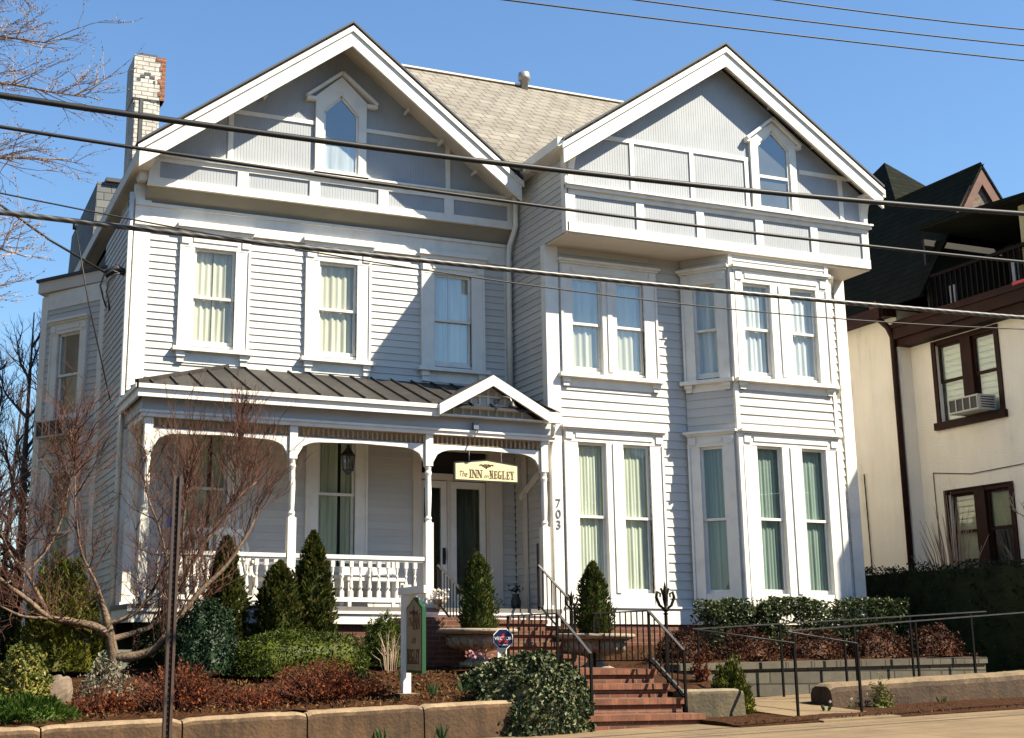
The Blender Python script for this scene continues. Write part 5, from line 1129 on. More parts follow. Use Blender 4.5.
def spiky(c, rx, ry, h, n, mat, label, name='shrub', cat='shrub', seed=1, leafn=6, L=.03, W=.018, r0=.004, stemmat=None, lean=.5):
    """twiggy shrub: arching stems from the middle, each carrying its small leaves"""
    rng = random.Random(seed); st = MB(); lf = MB(); c = Vector(c)
    for i in range(n):
        a = rng.random() * 6.283; k = rng.random() ** .6; e = Vector((math.cos(a) * rx * k, math.sin(a) * ry * k, h * (1 - .55 * k * k) * rng.uniform(.7, 1.1)))
        b = c + Vector((e.x * .45, e.y * .45, 0)); m_ = b + Vector((e.x * .2, e.y * .2, e.z * .65)); t = c + e + Vector((rng.gauss(0, .03), rng.gauss(0, .03), 0))
        st.tube([b, m_, t], [r0, r0 * .7, r0 * .25], 3)
        for j in range(leafn):
            u = rng.uniform(.25, 1); p = b.lerp(m_, u * 2) if u < .5 else m_.lerp(t, u * 2 - 1)
            lf.leaf(p + Vector((rng.gauss(0, .012), rng.gauss(0, .012), rng.gauss(0, .012))), L * rng.uniform(.6, 1.3), W * rng.uniform(.6, 1.3), rng)
    t = thing(name, c, label, cat); st.build('stem', stemmat or M['twig'], t)
    if leafn: lf.build('leaves', mat, t)
    return t
cone_bush((-5.27, -.95, -.82), .275, 1.66, M['arbor'], 6500, .085, .032, 'tall green arborvitae in front of the porch, behind the bare twigs', 'arborvitae', 'arborvitae', 'cone shrubs before the porch', 1)
cone_bush((-4.60, -1.15, -.84), .325, 1.36, M['arbor'], 6500, .085, .032, 'shortest broad cone arborvitae between two taller ones', 'arborvitae', 'arborvitae', 'cone shrubs before the porch', 2, belly=.35)
cone_bush((-4.08, -.95, -.80), .29, 1.74, M['arbor'], 7000, .085, .032, 'tall dense arborvitae beside the second porch post', 'arborvitae', 'arborvitae', 'cone shrubs before the porch', 3, belly=.3)
cone_bush((-2.13, -2.0, -.38), .235, 1.03, M['conifer'], 5200, .06, .022, 'small cone-shaped spruce growing in the left urn', 'dwarf spruce', 'dwarf_spruce', None, 4, belly=.22, lump=.5)
cone_bush((-.66, -2.45, -.44), .23, .99, M['conifer'], 5200, .06, .022, 'small cone-shaped spruce growing in the right urn', 'dwarf spruce', 'dwarf_spruce', None, 5, belly=.25, lump=.45)
mound((-5.70, -1.75, -.88), .46, .45, .86, M['holly'], 5200, .05, .028, 'round dark glossy holly bush behind the rusty signpost', 'holly', 'holly_bush', 6, lump=.2)
mound((-4.52, -1.95, -.90), .86, .42, .52, M['yew'], 6500, .055, .02, 'low flat-topped yellow-green yew hedge below the cone shrubs', 'yew hedge', 'yew_hedge', 7, lump=.10, box=4)
mound((-3.22, -1.35, -.80), .30, .28, .66, M['yew'], 3000, .06, .018, 'bushy bright green shrub beside the white sign post', 'shrub', 'shrub', 8, lump=.25)
spiky((-3.33, -1.9, -.85), .22, .18, .55, 26, M['litter'], 'leafless bunch of pale upright stems beside the yew hedge', seed=9, leafn=0, r0=.006, stemmat=M['budtwig'])
spiky((-4.86, -4.0, -1.24), .80, .45, .56, 560, M['barberry'], 'wide rust-red barberry mound right in front of the yew hedge', 'barberry_shrub', 'barberry', 10, 9, .04, .022)
spiky((-6.45, -4.0, -1.29), .66, .45, .56, 420, M['barberry'], 'rust-red barberry mound behind the rusty signpost', 'barberry_shrub', 'barberry', 11, 9, .04, .022)
spiky((-7.25, -4.05, -1.28), .42, .4, .30, 170, M['barberry'], 'low reddish barberry beside the green juniper mat', 'barberry_shrub', 'barberry', 12, 9, .04, .022)
spiky((-5.75, -4.2, -1.24), .42, .35, .27, 150, M['barberry'], 'small low barberry between the two large red mounds', 'barberry_shrub', 'barberry', 13, 9, .04, .022)
mound((-8.0, -4.25, -1.34), .5, .4, .30, M['juniper'], 3600, .075, .016, 'low feathery green juniper mat at the left corner of the bed', 'juniper', 'juniper', 14, lump=.3, up=(0, 0, .6), spread=.6)
mound((-7.98, -3.2, -1.16), .34, .36, .58, M['varieg'], 2600, .055, .035, 'yellow and green variegated shrub left of the boulder', 'shrub', 'shrub', 15, lump=.25)
mound((-7.08, -3.0, -1.12), .26, .25, .42, M['paleleaf'], 900, .05, .028, 'thin shrub of silvery leaves right of the boulder', 'shrub', 'shrub', 16, lump=.4, core=.3)
mound((-7.32, -.85, -.85), .52, .5, 1.28, M['gold_c'], 7500, .09, .02, 'big soft yellow-green cypress bush behind the bare tree', 'cypress', 'cypress_bush', 17, lump=.38, up=(0, 0, .5), spread=1.1)
mound((-8.5, -.6, -.9), .62, .5, 1.0, M['darkhedge'], 3000, .07, .025, 'dark evergreen bush at the left edge under the far trees', 'evergreen shrub', 'shrub', 18, lump=.3)
mound((-6.05, -.9, -.82), .42, .35, .62, M['darkhedge'], 2500, .06, .025, 'dark shaded shrub at the porch corner behind the bare trunk', 'shrub', 'shrub', 19, lump=.3)
mound((-3.1, -1.0, -.8), .25, .25, .42, M['darkhedge'], 1300, .06, .02, 'dark low shrub under the porch edge left of the brick steps', 'shrub', 'shrub', 20, lump=.3)
mound((-2.66, -4.62, -1.50), .74, .62, .88, M['ivy'], 10500, .052, .042, 'big mound of glossy ivy spilling over the wall beside the brick steps', 'ivy', 'ivy_mound', 21, lump=.16, core=.9)
mound((-2.55, -3.6, -1.12), .48, .5, .40, M['ivy'], 2800, .052, .042, 'flat patch of ivy around the foot of the security sign', 'ivy', 'ivy_patch', 22, lump=.3)
hedge(1.88, 2.62, -1.45, -.85, -.60, .13, M['boxw'], 4200, .055, .034, 'short clipped boxwood hedge against the left of the bay', 23, slope=.01, gaps=.34)
hedge(2.72, 5.40, -1.50, -.95, -.55, .17, M['boxw'], 13000, .055, .034, 'long clipped boxwood hedge below the bay windows', 24, slope=.02, gaps=.34)
for i, (x, w, h, lab) in enumerate(((.95, .42, .42, 'rust-brown shrub nearest the fleur-de-lis finial'), (2.0, .5, .42, 'rust-brown shrub under the gap between the two clipped hedges'), (3.15, .55, .40, 'rust-brown shrub in the middle of the row on the block wall'), (4.3, .55, .42, 'rust-brown shrub right of the middle in the row on the block wall'), (5.35, .5, .44, 'rust-brown shrub at the right end of the row on the block wall'))):
    mound((x, -2.0, -.76 + .018 * x), w, .3, h, M['redhedge'], 2300, .045, .025, lab, 'shrub', 'shrub', 30 + i, lump=.25, group='rust-brown shrubs along the block wall', core=.7)
mound((.12, -4.35, -1.36), .25, .25, .60, M['gold_c'], 2600, .07, .02, 'small drooping golden cypress beside the short concrete wall', 'cypress', 'cypress_bush', 40, lump=.3, up=(0, 0, .3), spread=.8)
spiky((.22, -3.55, -1.02), .14, .14, .42, 40, M['barberry'], 'small red-leaved shrub above the short concrete wall', 'red shrub', 'shrub', 41, 9, .05, .03)
mb = MB(); rng = random.Random(5)
# tulips and sprouts
def sprout(c, n, h, label, seed, flower=None, group=None):
    rng = random.Random(seed); t = thing('tulip_plant', c, label, 'tulip'); mb = MB(); c = Vector(c)
    for i in range(n): a = rng.random() * 6.283; mb.leaf(c + Vector((math.cos(a) * .05, math.sin(a) * .05, h * .45)), h * rng.uniform(.8, 1.1), h * .2, rng, up=(math.cos(a) * .45, math.sin(a) * .45, 1), spread=.15)
    mb.build('leaves', M['tulip'], t)
    if flower:
        f = MB()
        for i in range(flower): a = rng.random() * 6.283; q = c + Vector((math.cos(a) * .06, math.sin(a) * .06, h * 1.05)); [f.leaf(q, .05, .03, rng) for _ in range(5)]
        f.build('flowers', M['petal'], t)
for x, y, lab, fl in ((-3.35, -4.3, 'green tulip shoots left of the white sign post', 0), (-3.72, -4.35, 'green tulip shoots right at the foot of the white sign post', 0), (-3.05, -3.9, 'tulip shoots halfway between sign post and ivy', 0), (-3.55, -3.0, 'tulip shoots behind the white sign post', 0), (-4.2, -3.2, 'tulip shoots in front of the bare stems', 0)):
    sprout((x, y, bed(x, y) + .02), 9, .17, lab, int(x * -70), fl)
for x, y, lab in ((-3.95, -5.12, 'tulip shoots at the pavement foot of the wall below the sign'), (-4.6, -5.12, 'tulip shoots at the pavement foot of the wall left of the sign')): sprout((x, y, zs(x)), 8, .2, lab, int(x * -50))
for x, y, lab, fl in ((1.0, -4.95, 'small white-flowered sprout left in the strip before the long wall', 1), (1.55, -4.75, 'small white-flowered sprout in the strip at the wall middle', 1), (2.9, -4.75, 'green sprout at the right end of the planting strip', 0)): sprout((x, y, zs(x) + .03), 7, .12, lab, int(x * 90), fl)
spiky((2.02, -4.72, -1.28), .2, .15, .40, 36, M['varieg'], 'thin yellowish twiggy plant leaning on the long brown wall', 'shrub', 'shrub', 44, 12, .035, .02)
mound((1.98, -4.78, -1.28), .16, .12, .14, M['varieg'], 350, .04, .02, 'low yellow flowering clump at the foot of the long wall', 'flower clump', 'flower_clump', 45, lump=.3)
t = thing('flower_clump', (-2.55, -2.3, -.86), 'pink and white flowers by the foot of the left urn', 'flowers'); mb = MB(); lf = MB()
for i in range(22): mb.leaf((-2.5 + rng.gauss(0, .09), -2.75 + rng.gauss(0, .06), -.68 + rng.random() * .1), .05, .04, rng); lf.leaf((-2.5 + rng.gauss(0, .1), -2.75 + rng.gauss(0, .07), -.78 + rng.random() * .08), .06, .03, rng)
mb.build('flowers', M['pinkpetal'], t); lf.build('leaves', M['tulip'], t)
# boulder
mb = MB(); c = Vector((-7.63, -3.2, -1.12)); nu, nv = 18, 10
for j in range(nv + 1):
    for i in range(nu):
        a, e = i / nu * 6.283, -.3 + j / nv * 1.85; v = Vector((math.cos(a) * math.cos(e), math.sin(a) * math.cos(e), math.sin(e)))
        k = (abs(v.x) ** 3 + abs(v.y) ** 3 + abs(v.z) ** 3) ** (-1 / 3) * (1 + .16 * noise.noise(v * 2.3) + .05 * noise.noise(v * 7)); mb.v.append((c.x + v.x * .17 * k + v.z * .05, c.y + v.y * .18 * k, c.z + v.z * .25 * k))
for j in range(nv):
    for i in range(nu): a = j * nu + i; b = j * nu + (i + 1) % nu; mb.f.append((a, b, b + nu, a + nu)); mb.mi.append(0)
tag(mb.build('boulder', M['rock'], org=c), 'upright brown boulder between the variegated shrub and silvery shrub', 'boulder')

# ================================================================= TREES
def limb(mb, pts, r0, r1, n=7):
    """smooth a hand-laid limb and give it taper and small knots"""
    P = [Vector(p) for p in pts]; out = []
    ext = [P[0] * 2 - P[1]] + P + [P[-1] * 2 - P[-2]]
    for i in range(1, len(ext) - 2):
        a, b, c, d = ext[i - 1:i + 3]
        for k in range(4):
            t = k / 4; out.append(.5 * ((2 * b) + (c - a) * t + (2 * a - 5 * b + 4 * c - d) * t * t + (3 * b - a - 3 * c + d) * t ** 3))
    out.append(P[-1]); m = len(out)
    rr = [(r0 + (r1 - r0) * (i / (m - 1)) ** .8) * (1 + .1 * noise.noise(q * 6)) for i, q in enumerate(out)]
    mb.tube(out, rr, n); return out, rr
def shoots(mb, path, n, L, rng, bias, sp, depth, r, t0=.2, curl=.25, buds=None, kids=4, zmax=None):
    m = len(path)
    for i in range(n):
        u = t0 + (1 - t0) * rng.random(); f = u * (m - 1); k = min(int(f), m - 2); p = path[k].lerp(path[k + 1], f - k)
        d = (Vector(bias) + Vector((rng.gauss(0, sp), rng.gauss(0, sp), rng.gauss(0, sp * .6)))).normalized(); l = L * rng.uniform(.35, 1.1)
        q = [p]; dd = d.copy()
        for s in range(4):
            dd = (dd + Vector((rng.gauss(0, curl), rng.gauss(0, curl), rng.gauss(0, curl * .6))) * .6 + Vector(bias) * .06).normalized(); q.append(q[-1] + dd * l / 4)
        mb.tube(q, [r, r * .8, r * .6, r * .42, r * .22], 3 if r < .008 else 5)
        if buds is not None:
            for s in range(buds[1]): w = rng.random() * 3.99; pp = q[int(w)].lerp(q[int(w) + 1], w % 1); buds[0].leaf(pp, .02, .012, rng)
        if depth > 0: shoots(mb, q, kids, L * .55, rng, (Vector(bias) * .6 + d * .8), sp, depth - 1, r * .55, .25, curl, buds, kids)
rng = random.Random(21)
LB_ = dict(
trunk=[(-6.70, -1.2, -.95), (-6.7, -1.2, -.76), (-6.74, -1.2, -.54), (-6.8, -1.2, -.29), (-6.86, -1.2, -.10), (-6.95, -1.24, .12)],
A=[(-6.8, -1.2, -.40), (-6.98, -1.25, -.31), (-7.28, -1.3, -.25), (-7.54, -1.4, -.21), (-7.84, -1.5, .01), (-8.15, -1.6, .22), (-8.53, -1.7, .61)],
A2=[(-7.54, -1.4, -.2), (-7.68, -1.35, .06), (-7.83, -1.3, .32), (-8.0, -1.2, .52), (-8.13, -1.1, .78), (-8.25, -1.0, 1.21)],
A3=[(-7.83, -1.3, .32), (-7.65, -1.2, .53), (-7.48, -1.1, .82), (-7.37, -1.0, 1.25), (-7.32, -.9, 1.77)],
A4=[(-7.54, -1.4, -.22), (-7.86, -1.5, -.2), (-8.14, -1.7, -.09), (-8.45, -1.9, .08)],
B=[(-6.83, -1.2, -.17), (-6.97, -1.25, .19), (-7.18, -1.3, .57), (-7.28, -1.3, 1.04), (-7.33, -1.3, 1.6), (-7.41, -1.3, 2.1)],
C=[(-6.8, -1.2, -.28), (-6.59, -1.2, -.21), (-6.42, -1.25, -.08), (-6.26, -1.3, .16), (-6.13, -1.3, .49), (-6.25, -1.3, .95), (-6.4, -1.3, 1.32), (-6.45, -1.3, 1.9)],
D=[(-6.7, -1.2, -.69), (-6.47, -1.3, -.67), (-6.26, -1.4, -.59), (-6.14, -1.5, -.43), (-5.97, -1.5, -.21), (-5.73, -1.5, .12), (-5.4, -1.5, .45), (-5.11, -1.5, .91), (-5.01, -1.5, 1.23)],
E=[(-6.77, -1.2, -.47), (-6.44, -1.1, -.38), (-6.16, -1.1, -.23), (-5.84, -1.1, .34), (-5.53, -1.1, .86), (-5.26, -1.1, 1.27), (-4.94, -1.1, 1.58)],
E2=[(-5.26, -1.1, 1.27), (-5.19, -1.0, 1.74), (-5.15, -1.0, 2.14), (-5.12, -1, 2.48)],
F=[(-5.83, -1.1, .36), (-5.91, -1.2, .78), (-5.89, -1.2, 1.29), (-5.86, -1.2, 1.81)])
RAD = dict(trunk=(.10, .03), A=(.062, .018), A2=(.036, .008), A3=(.024, .005), A4=(.03, .007), B=(.026, .005), C=(.034, .007), D=(.070, .014), E=(.042, .014), E2=(.016, .004), F=(.028, .006))
BI = dict(A=(-.2, 0, .8), A2=(-.05, 0, 1), A3=(.1, 0, 1), A4=(-.3, 0, .7), B=(0, 0, 1), C=(.05, 0, 1), D=(.3, 0, .9), E=(.1, 0, 1), E2=(.05, 0, 1), F=(-.05, 0, 1))
NS = dict(A=(22, .9), A2=(28, .95), A3=(32, .95), A4=(20, .75), B=(38, .95), C=(42, .9), D=(42, 1.0), E=(58, 1.05), E2=(32, .7), F=(36, .9))
t = thing('ornamental_tree', (-6.7, -1.2, -.85), 'leafless low-branched ornamental tree with reddish twigs left of the porch', 'tree')
mb = MB(); tw = MB()
for k, pts in LB_.items():
    path, _ = limb(mb, pts, *RAD[k], n=9 if k in 'trunkADE' else 6)
    if k in NS: n, L = NS[k]; shoots(tw, path, n, L, rng, BI[k], .42 if k in ('D', 'E', 'E2', 'F') else .75, 2, .0085, .25, .38, kids=4)
mb.build('trunk', M['bark'], t, True); tw.build('crown', M['twig'], t)
def bare_tree(c, h, spread, label, mat, seed, r0=.16, nl=9, dens=9, depth=3, buds=False, lean=(0, 0, 1), budmat=None, tmat=None, r=.03, first=.3, kids=3, group=None):
    rng = random.Random(seed); t = thing('bare_tree', c, label, 'tree', group); mb = MB(); tw = MB(); bd = MB(); c = Vector(c)
    top = c + Vector((lean[0] * h, lean[1] * h, h)); path, _ = limb(mb, [c, c.lerp(top, .3) + Vector((rng.gauss(0, .1), 0, 0)), c.lerp(top, .6) + Vector((rng.gauss(0, .15), 0, 0)), top], r0, .012, 8)
    for i in range(nl):
        u = first + (1 - first) * i / nl; p = path[int(u * (len(path) - 1))]; a = i * 2.4 + rng.random(); L = spread * (1.15 - u * .7)
        d = Vector((math.cos(a), math.sin(a), .55 + u * .5)).normalized(); pts = [p]
        for s in range(4): d = (d + Vector((rng.gauss(0, .22), rng.gauss(0, .22), rng.gauss(.06, .16)))).normalized(); pts.append(pts[-1] + d * L / 4)
        lp, _ = limb(mb, pts, r0 * .42 * (1.1 - u * .5), r0 * .06, 6)
        shoots(tw, lp, dens, L * .6, rng, d * .7 + Vector((0, 0, .35)), .5, depth, r, .2, .3, (bd, 3) if buds else None, kids)
    mb.build('trunk', tmat or M['darkbark'], t, True); tw.build('crown', mat, t)
    if buds: bd.build('buds', budmat, t)
    return t
# pale budding street tree whose outer branches enter at the top left
t = thing('street_tree', (-9.9, -6.2, -1.7), 'pale budding tree branches reaching in at the top left corner', 'tree'); mb = MB(); tw = MB(); bd = MB(); rng = random.Random(8)
tr, _ = limb(mb, [(-10.6, -6.2, -1.75), (-10.6, -6.25, .5), (-10.5, -6.2, 2.5), (-10.4, -6.1, 4.5), (-10.3, -6, 6.5)], .16, .05, 8)
for p0, p1, p2 in (((-10.5, -6.2, 2.2), (-9.4, -6.2, 3.0), (-8.45, -6.0, 2.95)), ((-10.5, -6.2, 2.8), (-9.3, -6.1, 3.7), (-8.15, -6.0, 3.95)), ((-10.4, -6.2, 3.6), (-9.3, -6.1, 4.5), (-8.0, -6.0, 4.6)), ((-10.4, -6.1, 4.2), (-9.3, -6, 5.0), (-8.3, -5.9, 5.15)), ((-10.4, -6.1, 4.6), (-9.4, -6, 5.6), (-8.7, -5.9, 5.9)), ((-10.5, -6.2, 1.9), (-9.6, -6.2, 2.5), (-8.85, -6, 2.45))):
    lp, _ = limb(mb, [p0, p1, p2], .032, .006, 5); shoots(tw, lp, 26, .62, rng, (.45, 0, .1), .5, 2, .007, .45, .3, (bd, 4), 3)
mb.build('trunk', M['bark'], t, True); tw.build('crown', M['budtwig'], t); bd.build('buds', M['budtwig'], t)
# far bare trees at the left
bare_tree((-7.0, 9.5, -1), 7.2, 1.9, 'dark leafless tree far behind, rising beside the left bay', M['darkbark'], 31, .15, 14, 12, 2, r=.013)
bare_tree((-7.5, 12, -1), 6.8, 2.2, 'dark leafless tree far behind at the left edge of the photo', M['darkbark'], 32, .14, 12, 11, 2, r=.013)
bare_tree((-6.75, 14, -1), 6.4, 2.0, 'small dark leafless tree partly hidden behind the left bay', M['darkbark'], 33, .12, 12, 10, 2, r=.013)
mound((-7.9, 7.5, -1.2), 1.2, .9, 2.4, M['darkhedge'], 4200, .16, .06, 'dark evergreen mass in shade behind the house at far left', 'evergreen shrub', 'shrub', 50, lump=.35)
bare_tree((8.75, -1.1, -1.0), 3.9, 1.25, 'pale leafless shrubby tree before the cream neighbour house', M['budtwig'], 35, .05, 10, 5, 1, r=.009, tmat=M['bark'], lean=(.02, -.05, 1), first=.18)
spiky((8.6, .9, .0), .75, .8, 2.3, 60, M['litter'], 'bare pale branches crossing the lower window of the neighbour house', 'bare_shrub', 'shrub', 36, 0, .03, .02, .014, M['budtwig'])
hedge(6.7, 7.6, -3.0, 2.4, -1.4, .80, M['darkhedge'], 9000, .07, .03, 'tall dark yew hedge between the inn and the cream house', 37, .10)
# street trees across the road, seen mirrored in the upstairs panes
bare_tree((-1.5, -31, -1.8), 13, 5.0, 'tall leafless tree across the street, mirrored in the upstairs windows', M['darkbark'], 41, .3, 11, 7, 2, r=.05)
bare_tree((9, -33, -1.4), 12, 4.8, 'broad leafless tree across the street right of the other one, mirrored in panes', M['darkbark'], 42, .3, 11, 7, 2, r=.05)
# ================================================================= NEIGHBOUR HOUSE
nb = thing('neighbour_house', (10, 3, -1), 'cream stucco house with dark roof and brown woodwork at the right edge', 'house')
mb = MB(); mb.wbox(9.0, 16, 2.3, 11, -1.2, 6.05); mb.build('wall', M['stucco'], nb)
mb = MB()
def wall_holes(fr, a0, a1, c0, c1, holes, th):
    """flat wall with rectangular openings (holes sorted, same a range)"""
    h0 = min(h[0] for h in holes); h1 = max(h[1] for h in holes)
    mb.box(fr, a0, h0, -th, 0, c0, c1); mb.box(fr, h1, a1, -th, 0, c0, c1); zc = c0
    for x0, x1, z0, z1 in sorted(holes, key=lambda q: q[2]): mb.box(fr, h0, h1, -th, 0, zc, z0); zc = z1
    mb.box(fr, h0, h1, -th, 0, zc, c1)
fn = Fr((9.3, 0, 0), (0, 1, 0), (-1, 0, 0))
wall_holes(fn, -1.6, 2.298, -1.2, 5.5, [(.12, 1.62, 3.68, 5.26), (.12, 1.62, .80, 2.36)], .25); mb.wbox(9.3, 16, -1.85, -1.6, -1.2, 5.5)
mb.build('wall', M['stucco'], nb)
mb = MB(); mb.wbox(9.72, 9.76, -1.5, 2.2, -1, 5.5); mb.build('room_wall', M['dark'], nb)
mb = MB(); mb.wbox(9.06, 16, -5.2, -1.86, -1.2, 5.3); mb.wbox(9.4, 16, -5.2, -2.7, 5.3, 7.6); mb.build('unseen_shade_block', M['stucco'], nb)  # unseen block, added to shade the hedge and raised to shade the balcony
for z0, z1, bl in ((3.68, 5.26, 1), (.80, 2.36, 0)):
    mb = MB(); t_ = .03
    mb.box(fn, .02, .12, 0, t_, z0 - .1, z1 + .02); mb.box(fn, 1.62, 1.72, 0, t_, z0 - .1, z1 + .02); mb.box(fn, .12, 1.62, 0, t_, z1, z1 + .02); mb.box(fn, -.02, 1.76, 0, .08, z0 - .14, z0 - .0)
    mb.box(fn, .72, .98, -.14, .01, z0, z1); mb.box(fn, .12, 1.62, -.14, -.0, z1 - .07, z1)
    w = mb.build('window', M['brownwood'], nb)
    for a0, a1 in ((.12, .72), (.98, 1.62)):
        m_ = (z0 + z1) / 2; mb = MB()
        for q0, q1, b in ((m_ - .02, z1 - .07, -.06), (z0, m_ + .02, -.09)):
            mb.box(fn, a0, a0 + .045, b - .03, b, q0, q1); mb.box(fn, a1 - .045, a1, b - .03, b, q0, q1); mb.box(fn, a0 + .045, a1 - .045, b - .03, b, q0, q0 + .05); mb.box(fn, a0 + .045, a1 - .045, b - .03, b, q1 - .045, q1)
        mb.build('sash', M['brownwood'] if not bl else M['brownwood'], w)
        g = MB(); g.box(fn, a0 + .03, a1 - .03, -.085, -.082, z0 + .03, z1 - .08); g.build('pane', M['glass'], w)
        k = MB(); k.box(fn, a0, a1, -.135, -.13, (z0 + .02) if bl else m_ - (.5 if a0 > .9 else -.05), z1 - .06); k.build('roller_blind', M['blindcream'] if bl else M['blindtan'], w)
# beam, balcony and porch roof above
mb = MB(); mb.wbox(8.98, 9.28, -2.2, 2.35, 5.30, 5.44); mb.wbox(8.90, 9.3, -2.2, 2.38, 5.44, 5.66); mb.wbox(8.86, 9.3, -2.2, 2.4, 5.66, 5.74); mb.build('balcony_beam', M['brownwood'], nb)
mb = MB(); mb.wbox(8.9, 12.5, -2.2, 2.3, 5.74, 5.80); mb.build('balcony_floor', M['brownwood'], nb)
mb = MB(); mb.wbox(8.92, 8.99, -2.1, 1.4, 6.42, 6.48); mb.build('balcony_rail', M['railwood'], nb)
mb = MB()
for i in range(26): y = -2.05 + i * .13; mb.wbox(8.94, 8.97, y, y + .03, 5.8, 6.42)
mb.build('balustrade', M['railwood'], nb)
mb = MB(); mb.wbox(11.2, 11.3, -2.2, 2.3, 5.8, 7.4); mb.wbox(9.1, 11.2, 1.45, 1.5, 5.8, 7.3); mb.build('recess_wall', M['dark'], nb)
mb = MB(); mb.wbox(9.02, 9.15, -1.12, -.99, 5.8, 7.2); mb.build('balcony_post', M['blindtan'], nb)
mb = MB(); mb.slab([(8.75, 1.25, 7.38), (8.75, -2.6, 7.12), (12.5, -2.6, 7.12), (12.5, 1.25, 7.38)], (0, 0, .1)); mb.build('balcony_roof', M['blackroof'], nb)
for y0, y1, z0, z1 in ((.98, 1.12, 5.85, 6.28), (-.55, -.40, 5.9, 6.35)): mb = MB(); mb.wbox(9.3, 9.36, y0, y1, z0, z1); mb.wbox(9.3, 9.5, y0, y1, z0, z0 + .04); mb.build('balcony_chair', M['shadegrey'], nb)
mb = MB(); mb.wbox(8.84, 8.9, -1.6, -.85, 5.74, 5.80); mb.build('red_flashing', M['red'], nb)
# steep side-facing roof with front gable
mb = MB(); E = 6.15
mb.slab([(8.62, 1.2, E - .12), (8.62, 10.8, E - .12), (10.5, 10.8, 8.95), (10.5, 1.2, 8.95)], (.09, 0, .05)); mb.slab([(12.4, 1.2, E), (12.4, 10.8, E), (10.5, 10.8, 8.95), (10.5, 1.2, 8.95)], (0, 0, .07))
mb.build('gable_roof', M['blackroof'], nb)
mb = MB(); mb.slab([(10.5, 1.3, 8.85), (9.62, 1.3, 7.55), (11.4, 1.3, 7.55)], (0, .06, 0)); mb.build('gable_wall', M['pebble'], nb)
mb = MB()
for s in (-1, 1): mb.slab([(10.5, 1.22, 8.93), (10.5 + s * .93, 1.22, 7.55), (10.5 + s * .68, 1.22, 7.55), (10.5, 1.22, 8.55)], (0, .05, 0))
mb.build('verge_board', M['redwood'], nb)
mb = MB(); apx = Vector((12, 5.6, 10.75)); bs = [Vector((9.0, 1.5, 6.2)), Vector((15.5, 1.5, 6.2)), Vector((15.5, 10.8, 6.2)), Vector((9.0, 10.8, 6.2))]
for i in range(4): mb.slab([bs[i], bs[(i + 1) % 4], apx], (0, 0, -.06))
mb.build('hip_roof', M['blackroof'], nb)
mb = MB(); mb.wbox(8.62, 8.98, 2.32, 10.8, 5.92, 5.98); mb.wbox(8.58, 8.64, 2.3, 10.8, 5.86, 6.08); mb.wbox(8.64, 8.98, 2.26, 2.32, 5.9, 6.1); mb.build('eave_board', M['brownwood'], nb)
mb = MB(); mb.tube([(8.66, 2.5, 5.95), (8.85, 2.38, 5.7), (8.93, 2.36, 5.5), (8.93, 2.36, -1.0)], .06, 8); mb.build('downspout', M['brownwood'], nb, True)
mb = MB(); mb.wbox(8.60, 8.80, 2.42, 2.58, 5.98, 6.22); mb.build('hopper_head', M['redwood'], nb)
mb = MB(); mb.tube([(8.975, 3.55, 2.9), (8.975, 3.5, -.5)], .012, 5); mb.tube([(9.28, 1.95, 2.75), (9.28, 1.0, 2.62), (9.28, -.6, 2.66)], .008, 4); mb.tube([(9.28, 1.95, 2.75), (9.28, 1.92, -.3)], .008, 4); mb.build('wall_conduit', M['brownwood'], nb)
mb = MB(); mb.tube([(6.4, .4, 5.6), (6.5, .5, 5.3), (6.4, .45, 5.15)], .05, 6) if False else None
aircon(fn, .22, .98, 3.70, 3.98, .42, 'grey window air conditioner in the upper window of the cream house')

# ================================================================= UNSEEN HOUSES ADDED TO BLOCK SKY LIGHT, OPPOSITE AND TO THE LEFT (mirrored in panes)
def added_house(x0, x1, y0, y1, z, hz, label, face, wm='brick', nm='added_house'):
    t = thing(nm, ((x0 + x1) / 2, (y0 + y1) / 2, z), label, 'house')
    mb = MB(); mb.wbox(x0, x1, y0, y1, z, hz); mb.build('wall', M[wm], t)
    xm = (x0 + x1) / 2; mb = MB()
    mb.slab([(x0 - .4, y0 - .4, hz), (x0 - .4, y1 + .4, hz), (xm, y1 + .4, hz + (x1 - x0) * .42), (xm, y0 - .4, hz + (x1 - x0) * .42)], (0, 0, .15)); mb.slab([(x1 + .4, y0 - .4, hz), (x1 + .4, y1 + .4, hz), (xm, y1 + .4, hz + (x1 - x0) * .42), (xm, y0 - .4, hz + (x1 - x0) * .42)], (0, 0, .15)); mb.build('roof', M['blackroof'], t)
    mb = MB(); fr = front(y1 if face > 0 else y0); fr.n = Vector((0, face, 0)); mb.prism(fr, [(x0 + .05, hz), (x1 - .05, hz), (xm, hz + (x1 - x0) * .40)], -.3, 0); mb.build('gable', M[wm], t)
    for zz in (z + 1.6, z + 4.8):
        for k in range(3):
            a = x0 + (x1 - x0) * (k + .5) / 3; mb = MB(); mb.box(fr, a - .6, a + .6, .0, .06, zz, zz + 1.9); w = mb.build('window', M['trim'], t); g = MB(); g.box(fr, a - .5, a + .5, .06, .065, zz + .1, zz + 1.8); g.build('pane', M['glassr'], w)
for i, (x, w, h) in enumerate(((-17, 9, 6.2), (-5.5, 10, 6.8), (7, 9.5, 6.4), (19, 10, 7.0), (31, 10, 6.5))):
    added_house(x - w / 2, x + w / 2, -46, -36, zs(x) - .2, h, ('added unseen gabled brick house, far left across the street, blocking sky light', 'added unseen gabled brick house opposite the porch, blocking sky light', 'added unseen gabled brick house opposite the bay, blocking sky light', 'added unseen tall gabled brick house across the street to the right, blocking sky light', 'added unseen gabled brick house, far right across the street, blocking sky light')[i], 1)
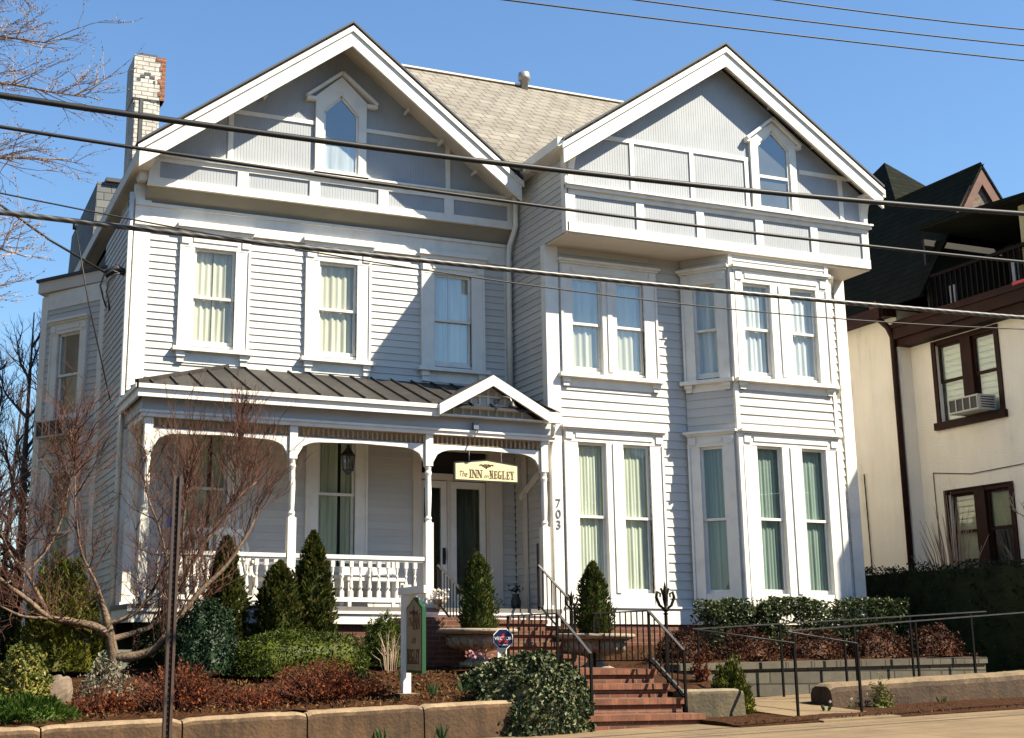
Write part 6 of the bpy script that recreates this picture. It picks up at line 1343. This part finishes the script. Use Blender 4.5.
added_house(-21, -12.3, -1, 13, -1.2, 8.2, 'added unseen drab grey house beyond the left edge, blocking sky light', -1, 'drabwall', 'added_side_house')  # added out of view to cut the sky light on the left bay
# ================================================================= LIGHT, SKY, CAMERA
sd = Vector((1.06, -1.0, 1.53)).normalized()
sun = bpy.data.lights.new('sun', 'SUN'); sun.energy = 5.0; sun.angle = R(.53); sun.color = (1, .90, .71)
so = bpy.data.objects.new('sun', sun); COL.objects.link(so); so.rotation_euler = (-sd).to_track_quat('-Z', 'Y').to_euler(); so.location = sd * 60
w = bpy.data.worlds.new('World'); scene.world = w; w.use_nodes = True; nt = w.node_tree
sky = nt.nodes.new('ShaderNodeTexSky'); sky.sky_type = 'NISHITA'; sky.sun_disc = False; sky.sun_elevation = math.asin(sd.z); sky.sun_rotation = math.atan2(sd.x, sd.y)
sky.altitude = 250; sky.air_density = 1.5; sky.dust_density = 0; sky.ozone_density = 9
bg = nt.nodes['Background']; nt.links.new(sky.outputs[0], bg.inputs[0]); bg.inputs[1].default_value = .067
cam = bpy.data.cameras.new('camera'); co = bpy.data.objects.new('camera', cam); COL.objects.link(co); scene.camera = co
f_, pt, yw, rl = 1330.86, R(13.044), R(21.155), R(.127); Cc = Vector((-9.425095, -18.282655, -.558169))
fw = Vector((math.sin(yw) * math.cos(pt), math.cos(yw) * math.cos(pt), math.sin(pt))); rr_ = Vector((math.cos(yw), -math.sin(yw), 0)); uu = rr_.cross(fw)
r2 = rr_ * math.cos(rl) + uu * math.sin(rl); u2 = uu * math.cos(rl) - rr_ * math.sin(rl)
co.matrix_world = Matrix(((r2.x, u2.x, -fw.x, Cc.x), (r2.y, u2.y, -fw.y, Cc.y), (r2.z, u2.z, -fw.z, Cc.z), (0, 0, 0, 1)))
cam.sensor_width = 36; cam.lens = 36 * f_ / 1024; cam.shift_x = (512 - 408.29) / 1024; cam.shift_y = (339.23 - 369) / 1024; cam.clip_start = .1; cam.clip_end = 2000
vs = scene.view_settings; vs.view_transform = 'Standard'; vs.look = 'None'; vs.exposure = 1.45; vs.gamma = 1; vs.use_curve_mapping = False
scene.render.engine = 'CYCLES'; scene.cycles.max_bounces = 8; scene.cycles.transparent_max_bounces = 12; scene.cycles.use_denoising = True
